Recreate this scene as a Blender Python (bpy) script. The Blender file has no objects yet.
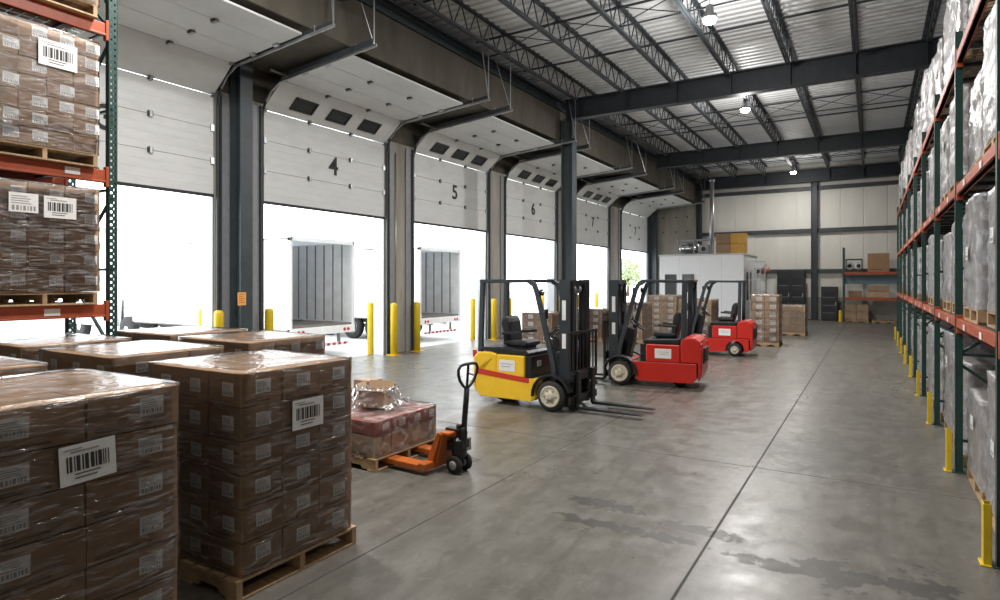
import bpy, bmesh, math, random
from mathutils import Vector, Matrix, noise
random.seed(7)
S = bpy.context.scene
C = S.collection
PI = math.pi
R = math.radians

# ------------------------------------------------------------------ materials
MATS = {}
def mat(name, col, rough=.5, metal=0., var=0., scale=8., bump=0., spec=.5, rnd=0., stretch=(1, 1, 1), dirt=None, dirt_amt=0.):
    if name in MATS: return MATS[name]
    m = bpy.data.materials.new(name); m.use_nodes = True
    nt = m.node_tree; b = nt.nodes['Principled BSDF']
    b.inputs['Base Color'].default_value = (*col, 1)
    b.inputs['Roughness'].default_value = rough
    b.inputs['Metallic'].default_value = metal
    b.inputs['Specular IOR Level'].default_value = spec
    if var or bump or rnd or dirt:
        tc = nt.nodes.new('ShaderNodeTexCoord'); mp = nt.nodes.new('ShaderNodeMapping')
        mp.inputs['Scale'].default_value = stretch
        nt.links.new(tc.outputs['Object'], mp.inputs['Vector'])
        n = nt.nodes.new('ShaderNodeTexNoise'); n.inputs['Scale'].default_value = scale
        n.inputs['Detail'].default_value = 6
        n.inputs['Roughness'].default_value = .62
        nt.links.new(mp.outputs[0], n.inputs['Vector'])
        src = None
        if var:
            rp = nt.nodes.new('ShaderNodeValToRGB')
            rp.color_ramp.elements[0].position = .3; rp.color_ramp.elements[1].position = .7
            rp.color_ramp.elements[0].color = (*[max(0, c * (1 - var)) for c in col], 1)
            rp.color_ramp.elements[1].color = (*[min(1, c * (1 + var)) for c in col], 1)
            nt.links.new(n.outputs['Fac'], rp.inputs[0]); src = rp.outputs[0]
        if dirt:
            n2 = nt.nodes.new('ShaderNodeTexNoise'); n2.inputs['Scale'].default_value = scale * .35; n2.inputs['Detail'].default_value = 8
            nt.links.new(mp.outputs[0], n2.inputs['Vector'])
            r2 = nt.nodes.new('ShaderNodeValToRGB'); r2.color_ramp.elements[0].position = .5; r2.color_ramp.elements[1].position = .72
            nt.links.new(n2.outputs['Fac'], r2.inputs[0])
            ml = nt.nodes.new('ShaderNodeMath'); ml.operation = 'MULTIPLY'; ml.inputs[1].default_value = dirt_amt
            nt.links.new(r2.outputs[0], ml.inputs[0])
            mx = nt.nodes.new('ShaderNodeMixRGB'); mx.inputs['Color1'].default_value = (*col, 1); mx.inputs['Color2'].default_value = (*dirt, 1)
            if src: nt.links.new(src, mx.inputs['Color1'])
            nt.links.new(ml.outputs[0], mx.inputs['Fac']); src = mx.outputs[0]
        if rnd:
            oi = nt.nodes.new('ShaderNodeObjectInfo'); mr = nt.nodes.new('ShaderNodeMapRange')
            mr.inputs['To Min'].default_value = 1 - rnd; mr.inputs['To Max'].default_value = 1 + rnd
            nt.links.new(oi.outputs['Random'], mr.inputs['Value'])
            hs = nt.nodes.new('ShaderNodeHueSaturation')
            hs.inputs['Color'].default_value = (*col, 1)
            nt.links.new(mr.outputs[0], hs.inputs['Value'])
            if src: nt.links.new(src, hs.inputs['Color'])
            src = hs.outputs[0]
        if src: nt.links.new(src, b.inputs['Base Color'])
        if bump:
            bp = nt.nodes.new('ShaderNodeBump'); bp.inputs['Strength'].default_value = bump; bp.inputs['Distance'].default_value = .01
            nt.links.new(n.outputs['Fac'], bp.inputs['Height']); nt.links.new(bp.outputs[0], b.inputs['Normal'])
    MATS[name] = m
    return m

def emit(name, col, strength):
    m = mat(name, col, .4); b = m.node_tree.nodes['Principled BSDF']
    b.inputs['Emission Color'].default_value = (*col, 1); b.inputs['Emission Strength'].default_value = strength
    return m

def film(name, lo, hi, col, rough, stretch, scale=5., bump=.5, gloss=.8):
    """clear plastic film: transparent mixed with a glossy crinkled coat"""
    m = bpy.data.materials.new(name); m.use_nodes = True; nt = m.node_tree
    b = nt.nodes['Principled BSDF']; out = nt.nodes['Material Output']
    b.inputs['Base Color'].default_value = (*col, 1); b.inputs['Roughness'].default_value = rough
    b.inputs['Specular IOR Level'].default_value = .8
    tc = nt.nodes.new('ShaderNodeTexCoord'); mp = nt.nodes.new('ShaderNodeMapping'); mp.inputs['Scale'].default_value = stretch
    mp.inputs['Rotation'].default_value = (.12, .1, .2)
    oi = nt.nodes.new('ShaderNodeObjectInfo'); ad = nt.nodes.new('ShaderNodeVectorMath'); ad.operation = 'ADD'
    nt.links.new(tc.outputs['Object'], ad.inputs[0]); nt.links.new(oi.outputs['Location'], ad.inputs[1])
    nt.links.new(ad.outputs[0], mp.inputs['Vector'])
    n = nt.nodes.new('ShaderNodeTexNoise'); n.inputs['Scale'].default_value = scale; n.inputs['Detail'].default_value = 5
    n.inputs['Distortion'].default_value = .8
    nt.links.new(mp.outputs[0], n.inputs['Vector'])
    mr = nt.nodes.new('ShaderNodeMapRange'); mr.inputs['From Min'].default_value = .48; mr.inputs['From Max'].default_value = .74
    mr.inputs['To Min'].default_value = lo; mr.inputs['To Max'].default_value = hi
    nt.links.new(n.outputs['Fac'], mr.inputs['Value'])
    bp = nt.nodes.new('ShaderNodeBump'); bp.inputs['Strength'].default_value = bump; bp.inputs['Distance'].default_value = .02
    nt.links.new(n.outputs['Fac'], bp.inputs['Height']); nt.links.new(bp.outputs[0], b.inputs['Normal'])
    tr = nt.nodes.new('ShaderNodeBsdfTransparent'); mx = nt.nodes.new('ShaderNodeMixShader')
    nt.links.new(mr.outputs[0], mx.inputs[0]); nt.links.new(tr.outputs[0], mx.inputs[1]); nt.links.new(b.outputs[0], mx.inputs[2])
    gl = nt.nodes.new('ShaderNodeBsdfGlossy'); gl.inputs['Roughness'].default_value = rough; nt.links.new(bp.outputs[0], gl.inputs['Normal'])
    fr = nt.nodes.new('ShaderNodeFresnel'); fr.inputs['IOR'].default_value = 1.45
    f2 = nt.nodes.new('ShaderNodeMapRange'); f2.inputs['From Min'].default_value = 0; f2.inputs['From Max'].default_value = 1; f2.inputs['To Max'].default_value = gloss; nt.links.new(fr.outputs[0], f2.inputs['Value'])
    m2 = nt.nodes.new('ShaderNodeMixShader'); nt.links.new(f2.outputs[0], m2.inputs[0]); nt.links.new(mx.outputs[0], m2.inputs[1]); nt.links.new(gl.outputs[0], m2.inputs[2])
    nt.links.new(m2.outputs[0], out.inputs['Surface'])
    MATS[name] = m
    return m

M_card = mat('cardboard', (.31, .19, .108), .7, var=.2, scale=5, rnd=.14, stretch=(1, 1, 3))
M_card_l = mat('cardboard_pale', (.46, .32, .20), .7, var=.12, scale=5, rnd=.1)
M_print = mat('carton_print', (.13, .085, .055), .7, var=.2)
M_tape = mat('packing_tape', (.30, .20, .11), .3, var=.1)
M_label = mat('label_paper', (.78, .77, .75), .6, var=.05, scale=30)
M_ink = mat('label_ink', (.03, .03, .03), .6)
M_inkg = mat('label_ink_grey', (.28, .27, .26), .6)
M_wood = mat('pallet_wood', (.40, .27, .15), .75, var=.3, scale=6, rnd=.15, stretch=(1, 6, 1), bump=.3)
M_film = film('stretch_film', .0, .34, (.62, .62, .64), .15, (1.2, 1.2, 8.), 5., 1., .95)
M_filmw = film('white_stretch_film', .45, 1., (.38, .39, .42), .28, (2.4, 2.4, 2.2), 3.6, 1., .5)
M_goods = mat('wrapped_cartons', (.36, .24, .15), .7, var=.25, scale=4, rnd=.25)
M_green = mat('green_rack_paint', (.014, .052, .043), .45, var=.15, scale=12, bump=.05)
M_orange = mat('orange_beam_paint', (.40, .075, .024), .45, var=.15, scale=10, dirt=(.2, .05, .02), dirt_amt=.4)
M_steel = mat('galvanised_steel', (.50, .51, .52), .35, .8, var=.12, scale=20)
M_steeld = mat('dark_steel_paint', (.026, .033, .040), .5, var=.2, scale=4)
M_steelc = mat('column_steel_paint', (.052, .066, .075), .45, var=.2, scale=3)
M_joist = mat('joist_grey_paint', (.042, .05, .057), .5, var=.2, scale=5)
M_door = mat('door_panel_white', (.76, .77, .76), .45, var=.04, scale=3, stretch=(1, 1, 3), dirt=(.5, .49, .46), dirt_amt=.25)
M_seal = mat('door_rubber', (.03, .03, .035), .6)
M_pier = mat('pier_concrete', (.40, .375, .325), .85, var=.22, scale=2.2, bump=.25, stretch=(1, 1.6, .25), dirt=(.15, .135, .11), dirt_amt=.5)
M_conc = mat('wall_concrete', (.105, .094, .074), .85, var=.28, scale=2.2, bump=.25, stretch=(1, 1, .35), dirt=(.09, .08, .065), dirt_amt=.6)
M_yel = mat('safety_yellow', (.72, .50, .015), .4, var=.08, scale=6)
M_black = mat('black_paint', (.012, .013, .015), .4, var=.2)
M_rubber = mat('tyre_rubber', (.018, .018, .018), .75, var=.2, scale=20, bump=.2)
M_vinyl = mat('seat_vinyl', (.015, .015, .017), .5)
M_rim = mat('wheel_rim_cream', (.52, .46, .35), .5, var=.2, scale=20)
M_fy = mat('forklift_yellow', (.86, .53, .03), .32, var=.06, scale=5)
M_fr = mat('forklift_red', (.52, .022, .013), .32, var=.08, scale=5)
M_stripe = mat('stripe_red', (.55, .04, .02), .35)
M_jack = mat('jack_orange', (.52, .125, .02), .4, var=.15, scale=8, dirt=(.2, .08, .03), dirt_amt=.5)
M_white = mat('white_paint', (.78, .79, .80), .4, var=.03)
M_trl = mat('trailer_white', (.80, .81, .82), .35, var=.03, scale=2)
M_trli = mat('trailer_liner', (.80, .81, .82), .45, var=.1, scale=3)
M_ribd = mat('trailer_rib', (.16, .165, .17), .5)
M_redl = mat('tail_lens_red', (.5, .03, .03), .25)
M_glass = mat('dark_glass', (.035, .038, .042), .15)
M_sign = mat('orange_notice', (.95, .45, .14), .5)
M_panel = mat('wall_panel_beige', (.66, .64, .58), .5, var=.05, scale=1.5, stretch=(1, 1, .3))
M_chrome = mat('chrome', (.75, .75, .76), .15, 1.)
M_grey = mat('machine_grey', (.30, .31, .32), .45, var=.1)
M_oran2 = mat('amber_plastic', (.62, .33, .05), .5, var=.2)
M_leaf = mat('leaves', (.38, .46, .26), .7, var=.5, scale=6)
M_bark = mat('bark', (.12, .08, .05), .8, var=.3)
M_redbox = mat('printed_carton_red', (.30, .085, .075), .55, var=.3, scale=5, rnd=.1)

# ------------------------------------------------------------------ mesh builder
class MB:
    def __init__(s): s.v = []; s.f = []; s.m = []; s.sm = []; s.mats = []
    def _mi(s, m):
        if m not in s.mats: s.mats.append(m)
        return s.mats.index(m)
    def add(s, vs, fs, m, smooth=False):
        o = len(s.v); s.v += [tuple(p) for p in vs]; i = s._mi(m)
        for f in fs: s.f.append([k + o for k in f]); s.m.append(i); s.sm.append(smooth)
        return s
    def box(s, a, b, m, mx=None):
        x0, y0, z0 = [min(p, q) for p, q in zip(a, b)]; x1, y1, z1 = [max(p, q) for p, q in zip(a, b)]
        vs = [Vector(p) for p in [(x0, y0, z0), (x1, y0, z0), (x1, y1, z0), (x0, y1, z0), (x0, y0, z1), (x1, y0, z1), (x1, y1, z1), (x0, y1, z1)]]
        if mx: vs = [mx @ p for p in vs]
        return s.add(vs, [(0, 3, 2, 1), (4, 5, 6, 7), (0, 1, 5, 4), (1, 2, 6, 5), (2, 3, 7, 6), (3, 0, 4, 7)], m)
    def cbox(s, c, d, m, mx=None):
        return s.box([c[i] - d[i] / 2 for i in range(3)], [c[i] + d[i] / 2 for i in range(3)], m, mx)
    def bar(s, p, q, w, h, m, up=(0, 0, 1)):
        p = Vector(p); q = Vector(q); d = (q - p).normalized(); u = Vector(up)
        if abs(d.dot(u)) > .99: u = Vector((1, 0, 0))
        a = d.cross(u).normalized() * w / 2; b = a.cross(d).normalized() * h / 2
        vs = [p - a - b, p + a - b, p + a + b, p - a + b, q - a - b, q + a - b, q + a + b, q - a + b]
        return s.add(vs, [(3, 2, 1, 0), (4, 5, 6, 7), (0, 1, 5, 4), (1, 2, 6, 5), (2, 3, 7, 6), (3, 0, 4, 7)], m)
    def tube(s, pts, r, m, n=8, closed=False):
        pts = [Vector(p) for p in pts]; rings = []; N = len(pts); prev = None
        for i, p in enumerate(pts):
            if closed: d = pts[(i + 1) % N] - pts[i - 1]
            else: d = pts[min(i + 1, N - 1)] - pts[max(i - 1, 0)]
            d.normalize()
            if prev is None:
                u = Vector((0, 0, 1)) if abs(d.z) < .9 else Vector((1, 0, 0))
                a = d.cross(u).normalized()
            else: a = (prev - d * prev.dot(d)).normalized()
            prev = a; b = d.cross(a)
            rr = r[i] if isinstance(r, (list, tuple)) else r
            rings.append([p + (a * math.cos(2 * PI * k / n) + b * math.sin(2 * PI * k / n)) * rr for k in range(n)])
        vs = [q for rg in rings for q in rg]; fs = []
        for i in range(N if closed else N - 1):
            j = (i + 1) % N
            for k in range(n):
                l = (k + 1) % n
                fs.append((i * n + k, i * n + l, j * n + l, j * n + k))
        if not closed: fs.append(tuple(range(n - 1, -1, -1))); fs.append(tuple((N - 1) * n + k for k in range(n)))
        return s.add(vs, fs, m, True)
    def lathe(s, prof, c, axis, m, n=20):
        """prof: (radius, offset along axis) list"""
        ax = Vector(axis).normalized(); u = Vector((0, 0, 1)) if abs(ax.z) < .9 else Vector((1, 0, 0))
        a = ax.cross(u).normalized(); b = ax.cross(a); c = Vector(c); vs = []; fs = []
        for r, h in prof:
            for k in range(n):
                t = 2 * PI * k / n; vs.append(c + ax * h + (a * math.cos(t) + b * math.sin(t)) * r)
        for i in range(len(prof) - 1):
            for k in range(n):
                l = (k + 1) % n; fs.append((i * n + k, i * n + l, (i + 1) * n + l, (i + 1) * n + k))
        fs.append(tuple(range(n - 1, -1, -1))); fs.append(tuple((len(prof) - 1) * n + k for k in range(n)))
        return s.add(vs, fs, m, True)
    def prism(s, poly, y0, y1, m, plane='xz'):
        """extrude polygon; plane xz -> along y, yz -> along x, xy -> along z"""
        def P(u, w, t):
            return {'xz': (u, t, w), 'yz': (t, u, w), 'xy': (u, w, t)}[plane]
        n = len(poly)
        vs = [P(u, w, y0) for u, w in poly] + [P(u, w, y1) for u, w in poly]
        fs = [tuple(range(n)), tuple(range(2 * n - 1, n - 1, -1))] + [(i, i + n, (i + 1) % n + n, (i + 1) % n) for i in range(n)]
        return s.add(vs, fs, m)
    def mesh(s, name):
        me = bpy.data.meshes.new(name); me.from_pydata(s.v, [], s.f)
        for m in s.mats: me.materials.append(m)
        for p, i, k in zip(me.polygons, s.m, s.sm): p.material_index = i; p.use_smooth = k
        bm = bmesh.new(); bm.from_mesh(me); bmesh.ops.recalc_face_normals(bm, faces=bm.faces); bm.to_mesh(me); bm.free()
        me.update(); return me
    def obj(s, name, parent=None, bevel=0., loc=None, seg=2):
        o = bpy.data.objects.new(name, s.mesh(name)); C.objects.link(o)
        if parent: o.parent = parent
        if loc: o.location = loc
        if bevel:
            b = o.modifiers.new('bevel', 'BEVEL'); b.width = bevel; b.segments = seg; b.limit_method = 'ANGLE'; b.angle_limit = R(40)
        return o

def empty(name, loc=(0, 0, 0), rz=0.):
    o = bpy.data.objects.new(name, None); C.objects.link(o); o.location = loc; o.rotation_euler = (0, 0, rz)
    o.empty_display_size = .2
    return o
def tag(o, label, cat, group=None):
    o['label'] = label; o['category'] = cat
    if group: o['group'] = group
    return o
def struct(o, label=None):
    o['kind'] = 'structure'
    if label: o['label'] = label
    return o
def inst(name, me, parent=None, loc=(0, 0, 0), rz=0., bevel=0.):
    o = bpy.data.objects.new(name, me); C.objects.link(o); o.location = loc; o.rotation_euler = (0, 0, rz)
    if parent: o.parent = parent
    if bevel:
        b = o.modifiers.new('bevel', 'BEVEL'); b.width = bevel; b.segments = 2; b.limit_method = 'ANGLE'; b.angle_limit = R(40)
    return o
def kids(o): return [c for c in bpy.data.objects if c.parent == o]
def dup(o, parent=None):
    ch = kids(o)
    c = o.copy(); C.objects.link(c)
    if parent: c.parent = parent
    for k in ch: dup(k, c)
    return c
ORD = ['first', 'second', 'third', 'fourth', 'fifth', 'sixth', 'seventh', 'eighth', 'ninth', 'tenth', 'eleventh', 'twelfth']

def text_mesh(txt, size, extr, m):
    cu = bpy.data.curves.new('glyphs', 'FONT'); cu.body = txt; cu.size = size; cu.extrude = extr; cu.offset = size * .012
    cu.align_x = 'CENTER'; cu.align_y = 'CENTER'
    o = bpy.data.objects.new('glyphs', cu); C.objects.link(o)
    dg = bpy.context.evaluated_depsgraph_get()
    me = bpy.data.meshes.new_from_object(o.evaluated_get(dg)); me.name = 'numeral'
    bpy.data.objects.remove(o); bpy.data.curves.remove(cu)
    me.materials.clear(); me.materials.append(m)
    return me

# ------------------------------------------------------------------ camera
TH = math.atan2(372, 612)
cam_d = bpy.data.cameras.new('camera'); cam = bpy.data.objects.new('camera', cam_d); C.objects.link(cam)
cam.location = (0, 0, 2.1); cam.rotation_euler = (R(90), 0, TH)
cam_d.sensor_width = 36; cam_d.lens = 36 * .612; cam_d.shift_y = -.018; cam_d.clip_end = 500
S.camera = cam

# ------------------------------------------------------------------ layout constants
XW = -12.0                    # inner face of the dock wall
YB = 38.5                     # back wall
XR = 3.4                      # right wall
YF = -6.0
ZD = 8.75                     # roof deck
DOORS = [(3.85, 8.0, '3'), (9.2, 13.35, '4'), (14.6, 18.8, '5'), (20.1, 24.45, '6'), (26.4, 30.8, '7'), (32.7, 37.4, '7')]
ZH = 6.22                     # head of the dock openings
ZB = 3.97                     # bottom edge of the raised doors

# ------------------------------------------------------------------ floor
def floor_material():
    m = bpy.data.materials.new('polished_concrete'); m.use_nodes = True; nt = m.node_tree; L = nt.links
    b = nt.nodes['Principled BSDF']; N = nt.nodes.new
    tc = N('ShaderNodeTexCoord'); P = tc.outputs['Object']
    def noise_(scale, det, st=(1, 1, 1), dist=0.):
        mp = N('ShaderNodeMapping'); mp.inputs['Scale'].default_value = st; L.new(P, mp.inputs['Vector'])
        n = N('ShaderNodeTexNoise'); n.inputs['Scale'].default_value = scale; n.inputs['Detail'].default_value = det
        n.inputs['Distortion'].default_value = dist; n.inputs['Roughness'].default_value = .6
        L.new(mp.outputs[0], n.inputs['Vector']); return n.outputs['Fac']
    def rng(x, a, c, lo=0., hi=1.):
        mr = N('ShaderNodeMapRange'); mr.inputs['From Min'].default_value = a; mr.inputs['From Max'].default_value = c
        mr.inputs['To Min'].default_value = lo; mr.inputs['To Max'].default_value = hi; L.new(x, mr.inputs['Value']); return mr.outputs[0]
    def mth(op, x, y=None):
        k = N('ShaderNodeMath'); k.operation = op
        for i, q in enumerate((x, y)):
            if q is None: continue
            if isinstance(q, (int, float)): k.inputs[i].default_value = q
            else: L.new(q, k.inputs[i])
        return k.outputs[0]
    def mix(f, c1, c2):
        k = N('ShaderNodeMixRGB')
        for i, q in enumerate((f, c1, c2)):
            if isinstance(q, (float, int)): k.inputs[i].default_value = q
            elif isinstance(q, tuple): k.inputs[i].default_value = (*q, 1)
            else: L.new(q, k.inputs[i])
        return k.outputs[0]
    cloud = noise_(.55, 6, dist=.4); fine = noise_(3.2, 8); speck = noise_(26, 4); streak = noise_(1.2, 6, (2.6, .35, 1), .3)
    col = mix(rng(cloud, .3, .72), (.115, .107, .09), (.19, .18, .156))
    col = mix(mth('MULTIPLY', rng(fine, .35, .8), .5), col, (.235, .226, .2))
    col = mix(mth('MULTIPLY', rng(streak, .40, .8), .7), col, (.088, .082, .069))
    scr = noise_(7., 5, (1.6, .5, 1), .5); col = mix(mth('MULTIPLY', rng(scr, .46, .78), .5), col, (.09, .084, .071))
    col = mix(mth('MULTIPLY', rng(speck, .60, .72), .35), col, (.10, .095, .085))
    grime = noise_(8., 9, (1.2, .6, 1), .8); col = mix(mth('MULTIPLY', rng(grime, .50, .66), .42), col, (.075, .07, .058))
    run = noise_(5., 7, (1.6, .10, 1)); col = mix(mth('MULTIPLY', rng(run, .52, .72), .38), col, (.085, .08, .067))
    pale = noise_(14., 6, (.8, .8, 1)); col = mix(mth('MULTIPLY', rng(pale, .56, .72), .35), col, (.27, .26, .23))
    # worn spots with a shape of their own: centre x, y, half sizes
    sx = N('ShaderNodeSeparateXYZ'); L.new(P, sx.inputs[0]); X, Y = sx.outputs[0], sx.outputs[1]
    wob = rng(noise_(9., 6), .3, .7, -1.2, 1.0)
    wx = rng(noise_(2.4, 4), .3, .7, -.35, .35)
    spots = [(-2.0, 5.0, .42, .10), (-2.15, 5.45, .36, .12), (-1.45, 5.0, .30, .09), (-1.25, 5.3, .34, .11), (-.6, 4.95, .36, .10), (-.25, 5.0, .16, .30),
             (.12, 5.05, .30, .10), (.34, 4.55, .13, .85), (-4.2, 6.0, .35, .10), (-.45, 8.4, .8, 1.1), (-.2, 12, .5, 2.2)]
    acc = None
    for i, (cx, cy, hx, hy) in enumerate(spots):
        ex = mth('DIVIDE', mth('ADD', mth('SUBTRACT', X, cx), mth('MULTIPLY', wx, .4)), hx)
        ey = mth('DIVIDE', mth('SUBTRACT', Y, cy), hy)
        e = mth('ADD', mth('ADD', mth('MULTIPLY', ex, ex), mth('MULTIPLY', ey, ey)), wob)
        amt = .9 if i < 9 else .4
        k = rng(e, 1.05, .55 if i < 9 else .1, 0., amt)
        acc = k if acc is None else mth('MAXIMUM', acc, k)
    col = mix(acc, col, (.055, .052, .046))
    # tyre marks: thin curved bands
    tm = noise_(.35, 2, (1, .22, 1), 1.6)
    band = mth('SUBTRACT', 1., mth('MULTIPLY', mth('ABSOLUTE', mth('SUBTRACT', tm, .52)), 60.))
    band = mth('MULTIPLY', mth('MAXIMUM', band, 0.), rng(fine, .4, .6, .0, .55))
    col = mix(band, col, (.07, .066, .06))
    # sawn joints
    jt = None
    for ax, vals in ((X, (-1.13, -3.35, -7.8, -10.0)), (Y, (-1.4, 7.42, 16.2, 25., 33.8))):
        for q in vals:
            k = rng(mth('ABSOLUTE', mth('SUBTRACT', ax, q)), .005, .015, 1., 0.)
            jt = k if jt is None else mth('MAXIMUM', jt, k)
    col = mix(mth('MULTIPLY', jt, .8), col, (.035, .033, .03))
    # yellow paint flecks of a worn floor line near the jack
    yl = rng(mth('ABSOLUTE', mth('SUBTRACT', mth('ADD', Y, mth('MULTIPLY', X, .10)), 6.55)), .03, .05, 1., 0.)
    yl = mth('MULTIPLY', yl, rng(noise_(2.3, 5), .53, .57)); yl = mth('MULTIPLY', yl, rng(X, -7., -3.6, 1., 0.))
    col = mix(mth('MULTIPLY', yl, .8), col, (.45, .34, .05))
    L.new(col, b.inputs['Base Color'])
    rg = rng(cloud, .3, .7, .36, .24); rg = mth('ADD', rg, rng(fine, .4, .7, 0., .14)); rg = mth('ADD', mth('ADD', rg, mth('MULTIPLY', acc, .12)), mth('MULTIPLY', jt, .5))
    L.new(rg, b.inputs['Roughness']); b.inputs['Specular IOR Level'].default_value = .45
    bp = N('ShaderNodeBump'); bp.inputs['Strength'].default_value = .025; bp.inputs['Distance'].default_value = .004
    h = mth('ADD', mth('MULTIPLY', fine, .5), mth('MULTIPLY', speck, .15)); L.new(h, bp.inputs['Height']); L.new(bp.outputs[0], b.inputs['Normal'])
    return m
b = MB(); b.box((XW - .42, YF, -.25), (XR, YB + .1, 0), floor_material()); struct(b.obj('floor'))
M_yard = mat('yard_concrete', (.50, .50, .49), .8, var=.12, scale=.5, bump=.1)
b = MB(); b.box((-90, -60, -.5), (XW - .42, 130, -.2), M_yard); struct(b.obj('yard_ground'), 'pale concrete yard outside the dock doors')

# ------------------------------------------------------------------ walls and roof
b = MB()
ys = [YF] + [v for d in DOORS for v in d[:2]] + [YB]
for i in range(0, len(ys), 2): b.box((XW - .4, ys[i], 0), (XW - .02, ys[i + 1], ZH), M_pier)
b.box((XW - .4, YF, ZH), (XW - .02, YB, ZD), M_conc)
struct(b.obj('wall_left', bevel=.015))
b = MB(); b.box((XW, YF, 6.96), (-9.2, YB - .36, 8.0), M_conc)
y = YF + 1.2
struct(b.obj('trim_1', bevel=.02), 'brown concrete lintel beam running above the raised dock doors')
b = MB(); b.box((-9.5, YF, 8.0), (-9.15, YB, 8.06), M_steeld); b.box((-9.35, YF, 8.06), (-9.3, YB, 8.34), M_steeld); b.box((-9.5, YF, 8.34), (-9.15, YB, 8.4), M_steeld)
struct(b.obj('trim_2'), 'dark steel edge beam on top of the concrete lintel')
# back wall: concrete pier then ribbed metal panels
b = MB(); b.box((-9.15, YB, 0), (XR, YB + .2, ZD), M_panel); x = -9.15
while x < XR:
    b.box((x, YB - .02, 1.25), (x + 1.06, YB + .01, ZD), M_panel); x += 1.1
b.box((-9.15, YB - .05, 0), (XR, YB, 1.25), mat('wall_plinth', (.36, .35, .31), .7, var=.12, scale=2))
struct(b.obj('wall_back', bevel=.012))
b = MB(); b.box((XW - .02, YB - .35, 0), (-9.15, YB + .2, ZD), mat('end_concrete', (.24, .225, .185), .85, var=.2, scale=2, stretch=(1.6, 1, .25), bump=.2))
for zz in (3.4, 5.2, 6.1):
    for xx in (-11.2, -10.4, -9.7): b.lathe([(.05, 0), (.05, .02)], (xx, YB - .37, zz), (0, 1, 0), M_black, 10)
struct(b.obj('wall_back_pier', bevel=.02), 'concrete end wall left of the back panels')
for i, (z, h) in enumerate(((2.72, .2), (4.98, .22), (7.35, .2))):
    b = MB(); b.box((-9.1, YB - .22, z - h / 2), (XR, YB - .03, z + h / 2), M_joist)
    struct(b.obj('trim_%d' % (i + 3)), 'dark horizontal girt on the back wall')
b = MB(); b.box((XR, YF, 0), (XR + .2, YB + .2, ZD), mat('wall_right_panel', (.30, .30, .29), .6, var=.05)); struct(b.obj('wall_right'))
b = MB(); b.box((XW - .4, YF - .2, 0), (XR + .2, YF, ZD), M_panel); struct(b.obj('wall_front'))
# ribbed roof deck (ribs run across, along X)
b = MB(); M_deck = mat('roof_deck_white', (.70, .71, .72), .5, var=.08, scale=1.2)
prof = []; y = YF - .2
while y < YB + .2:
    prof += [(y, ZD), (y + .12, ZD), (y + .14, ZD + .045), (y + .26, ZD + .045)]; y += .28
n = len(prof); vs = [(XW - .4, p, q) for p, q in prof] + [(XR + .2, p, q) for p, q in prof]
b.add(vs, [(i, i + 1, n + i + 1, n + i) for i in range(n - 1)], M_deck)
b.box((XW - .4, YF - .2, ZD + .08), (XR + .2, YB + .2, ZD + .2), M_deck)
struct(b.obj('ceiling'))

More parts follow.
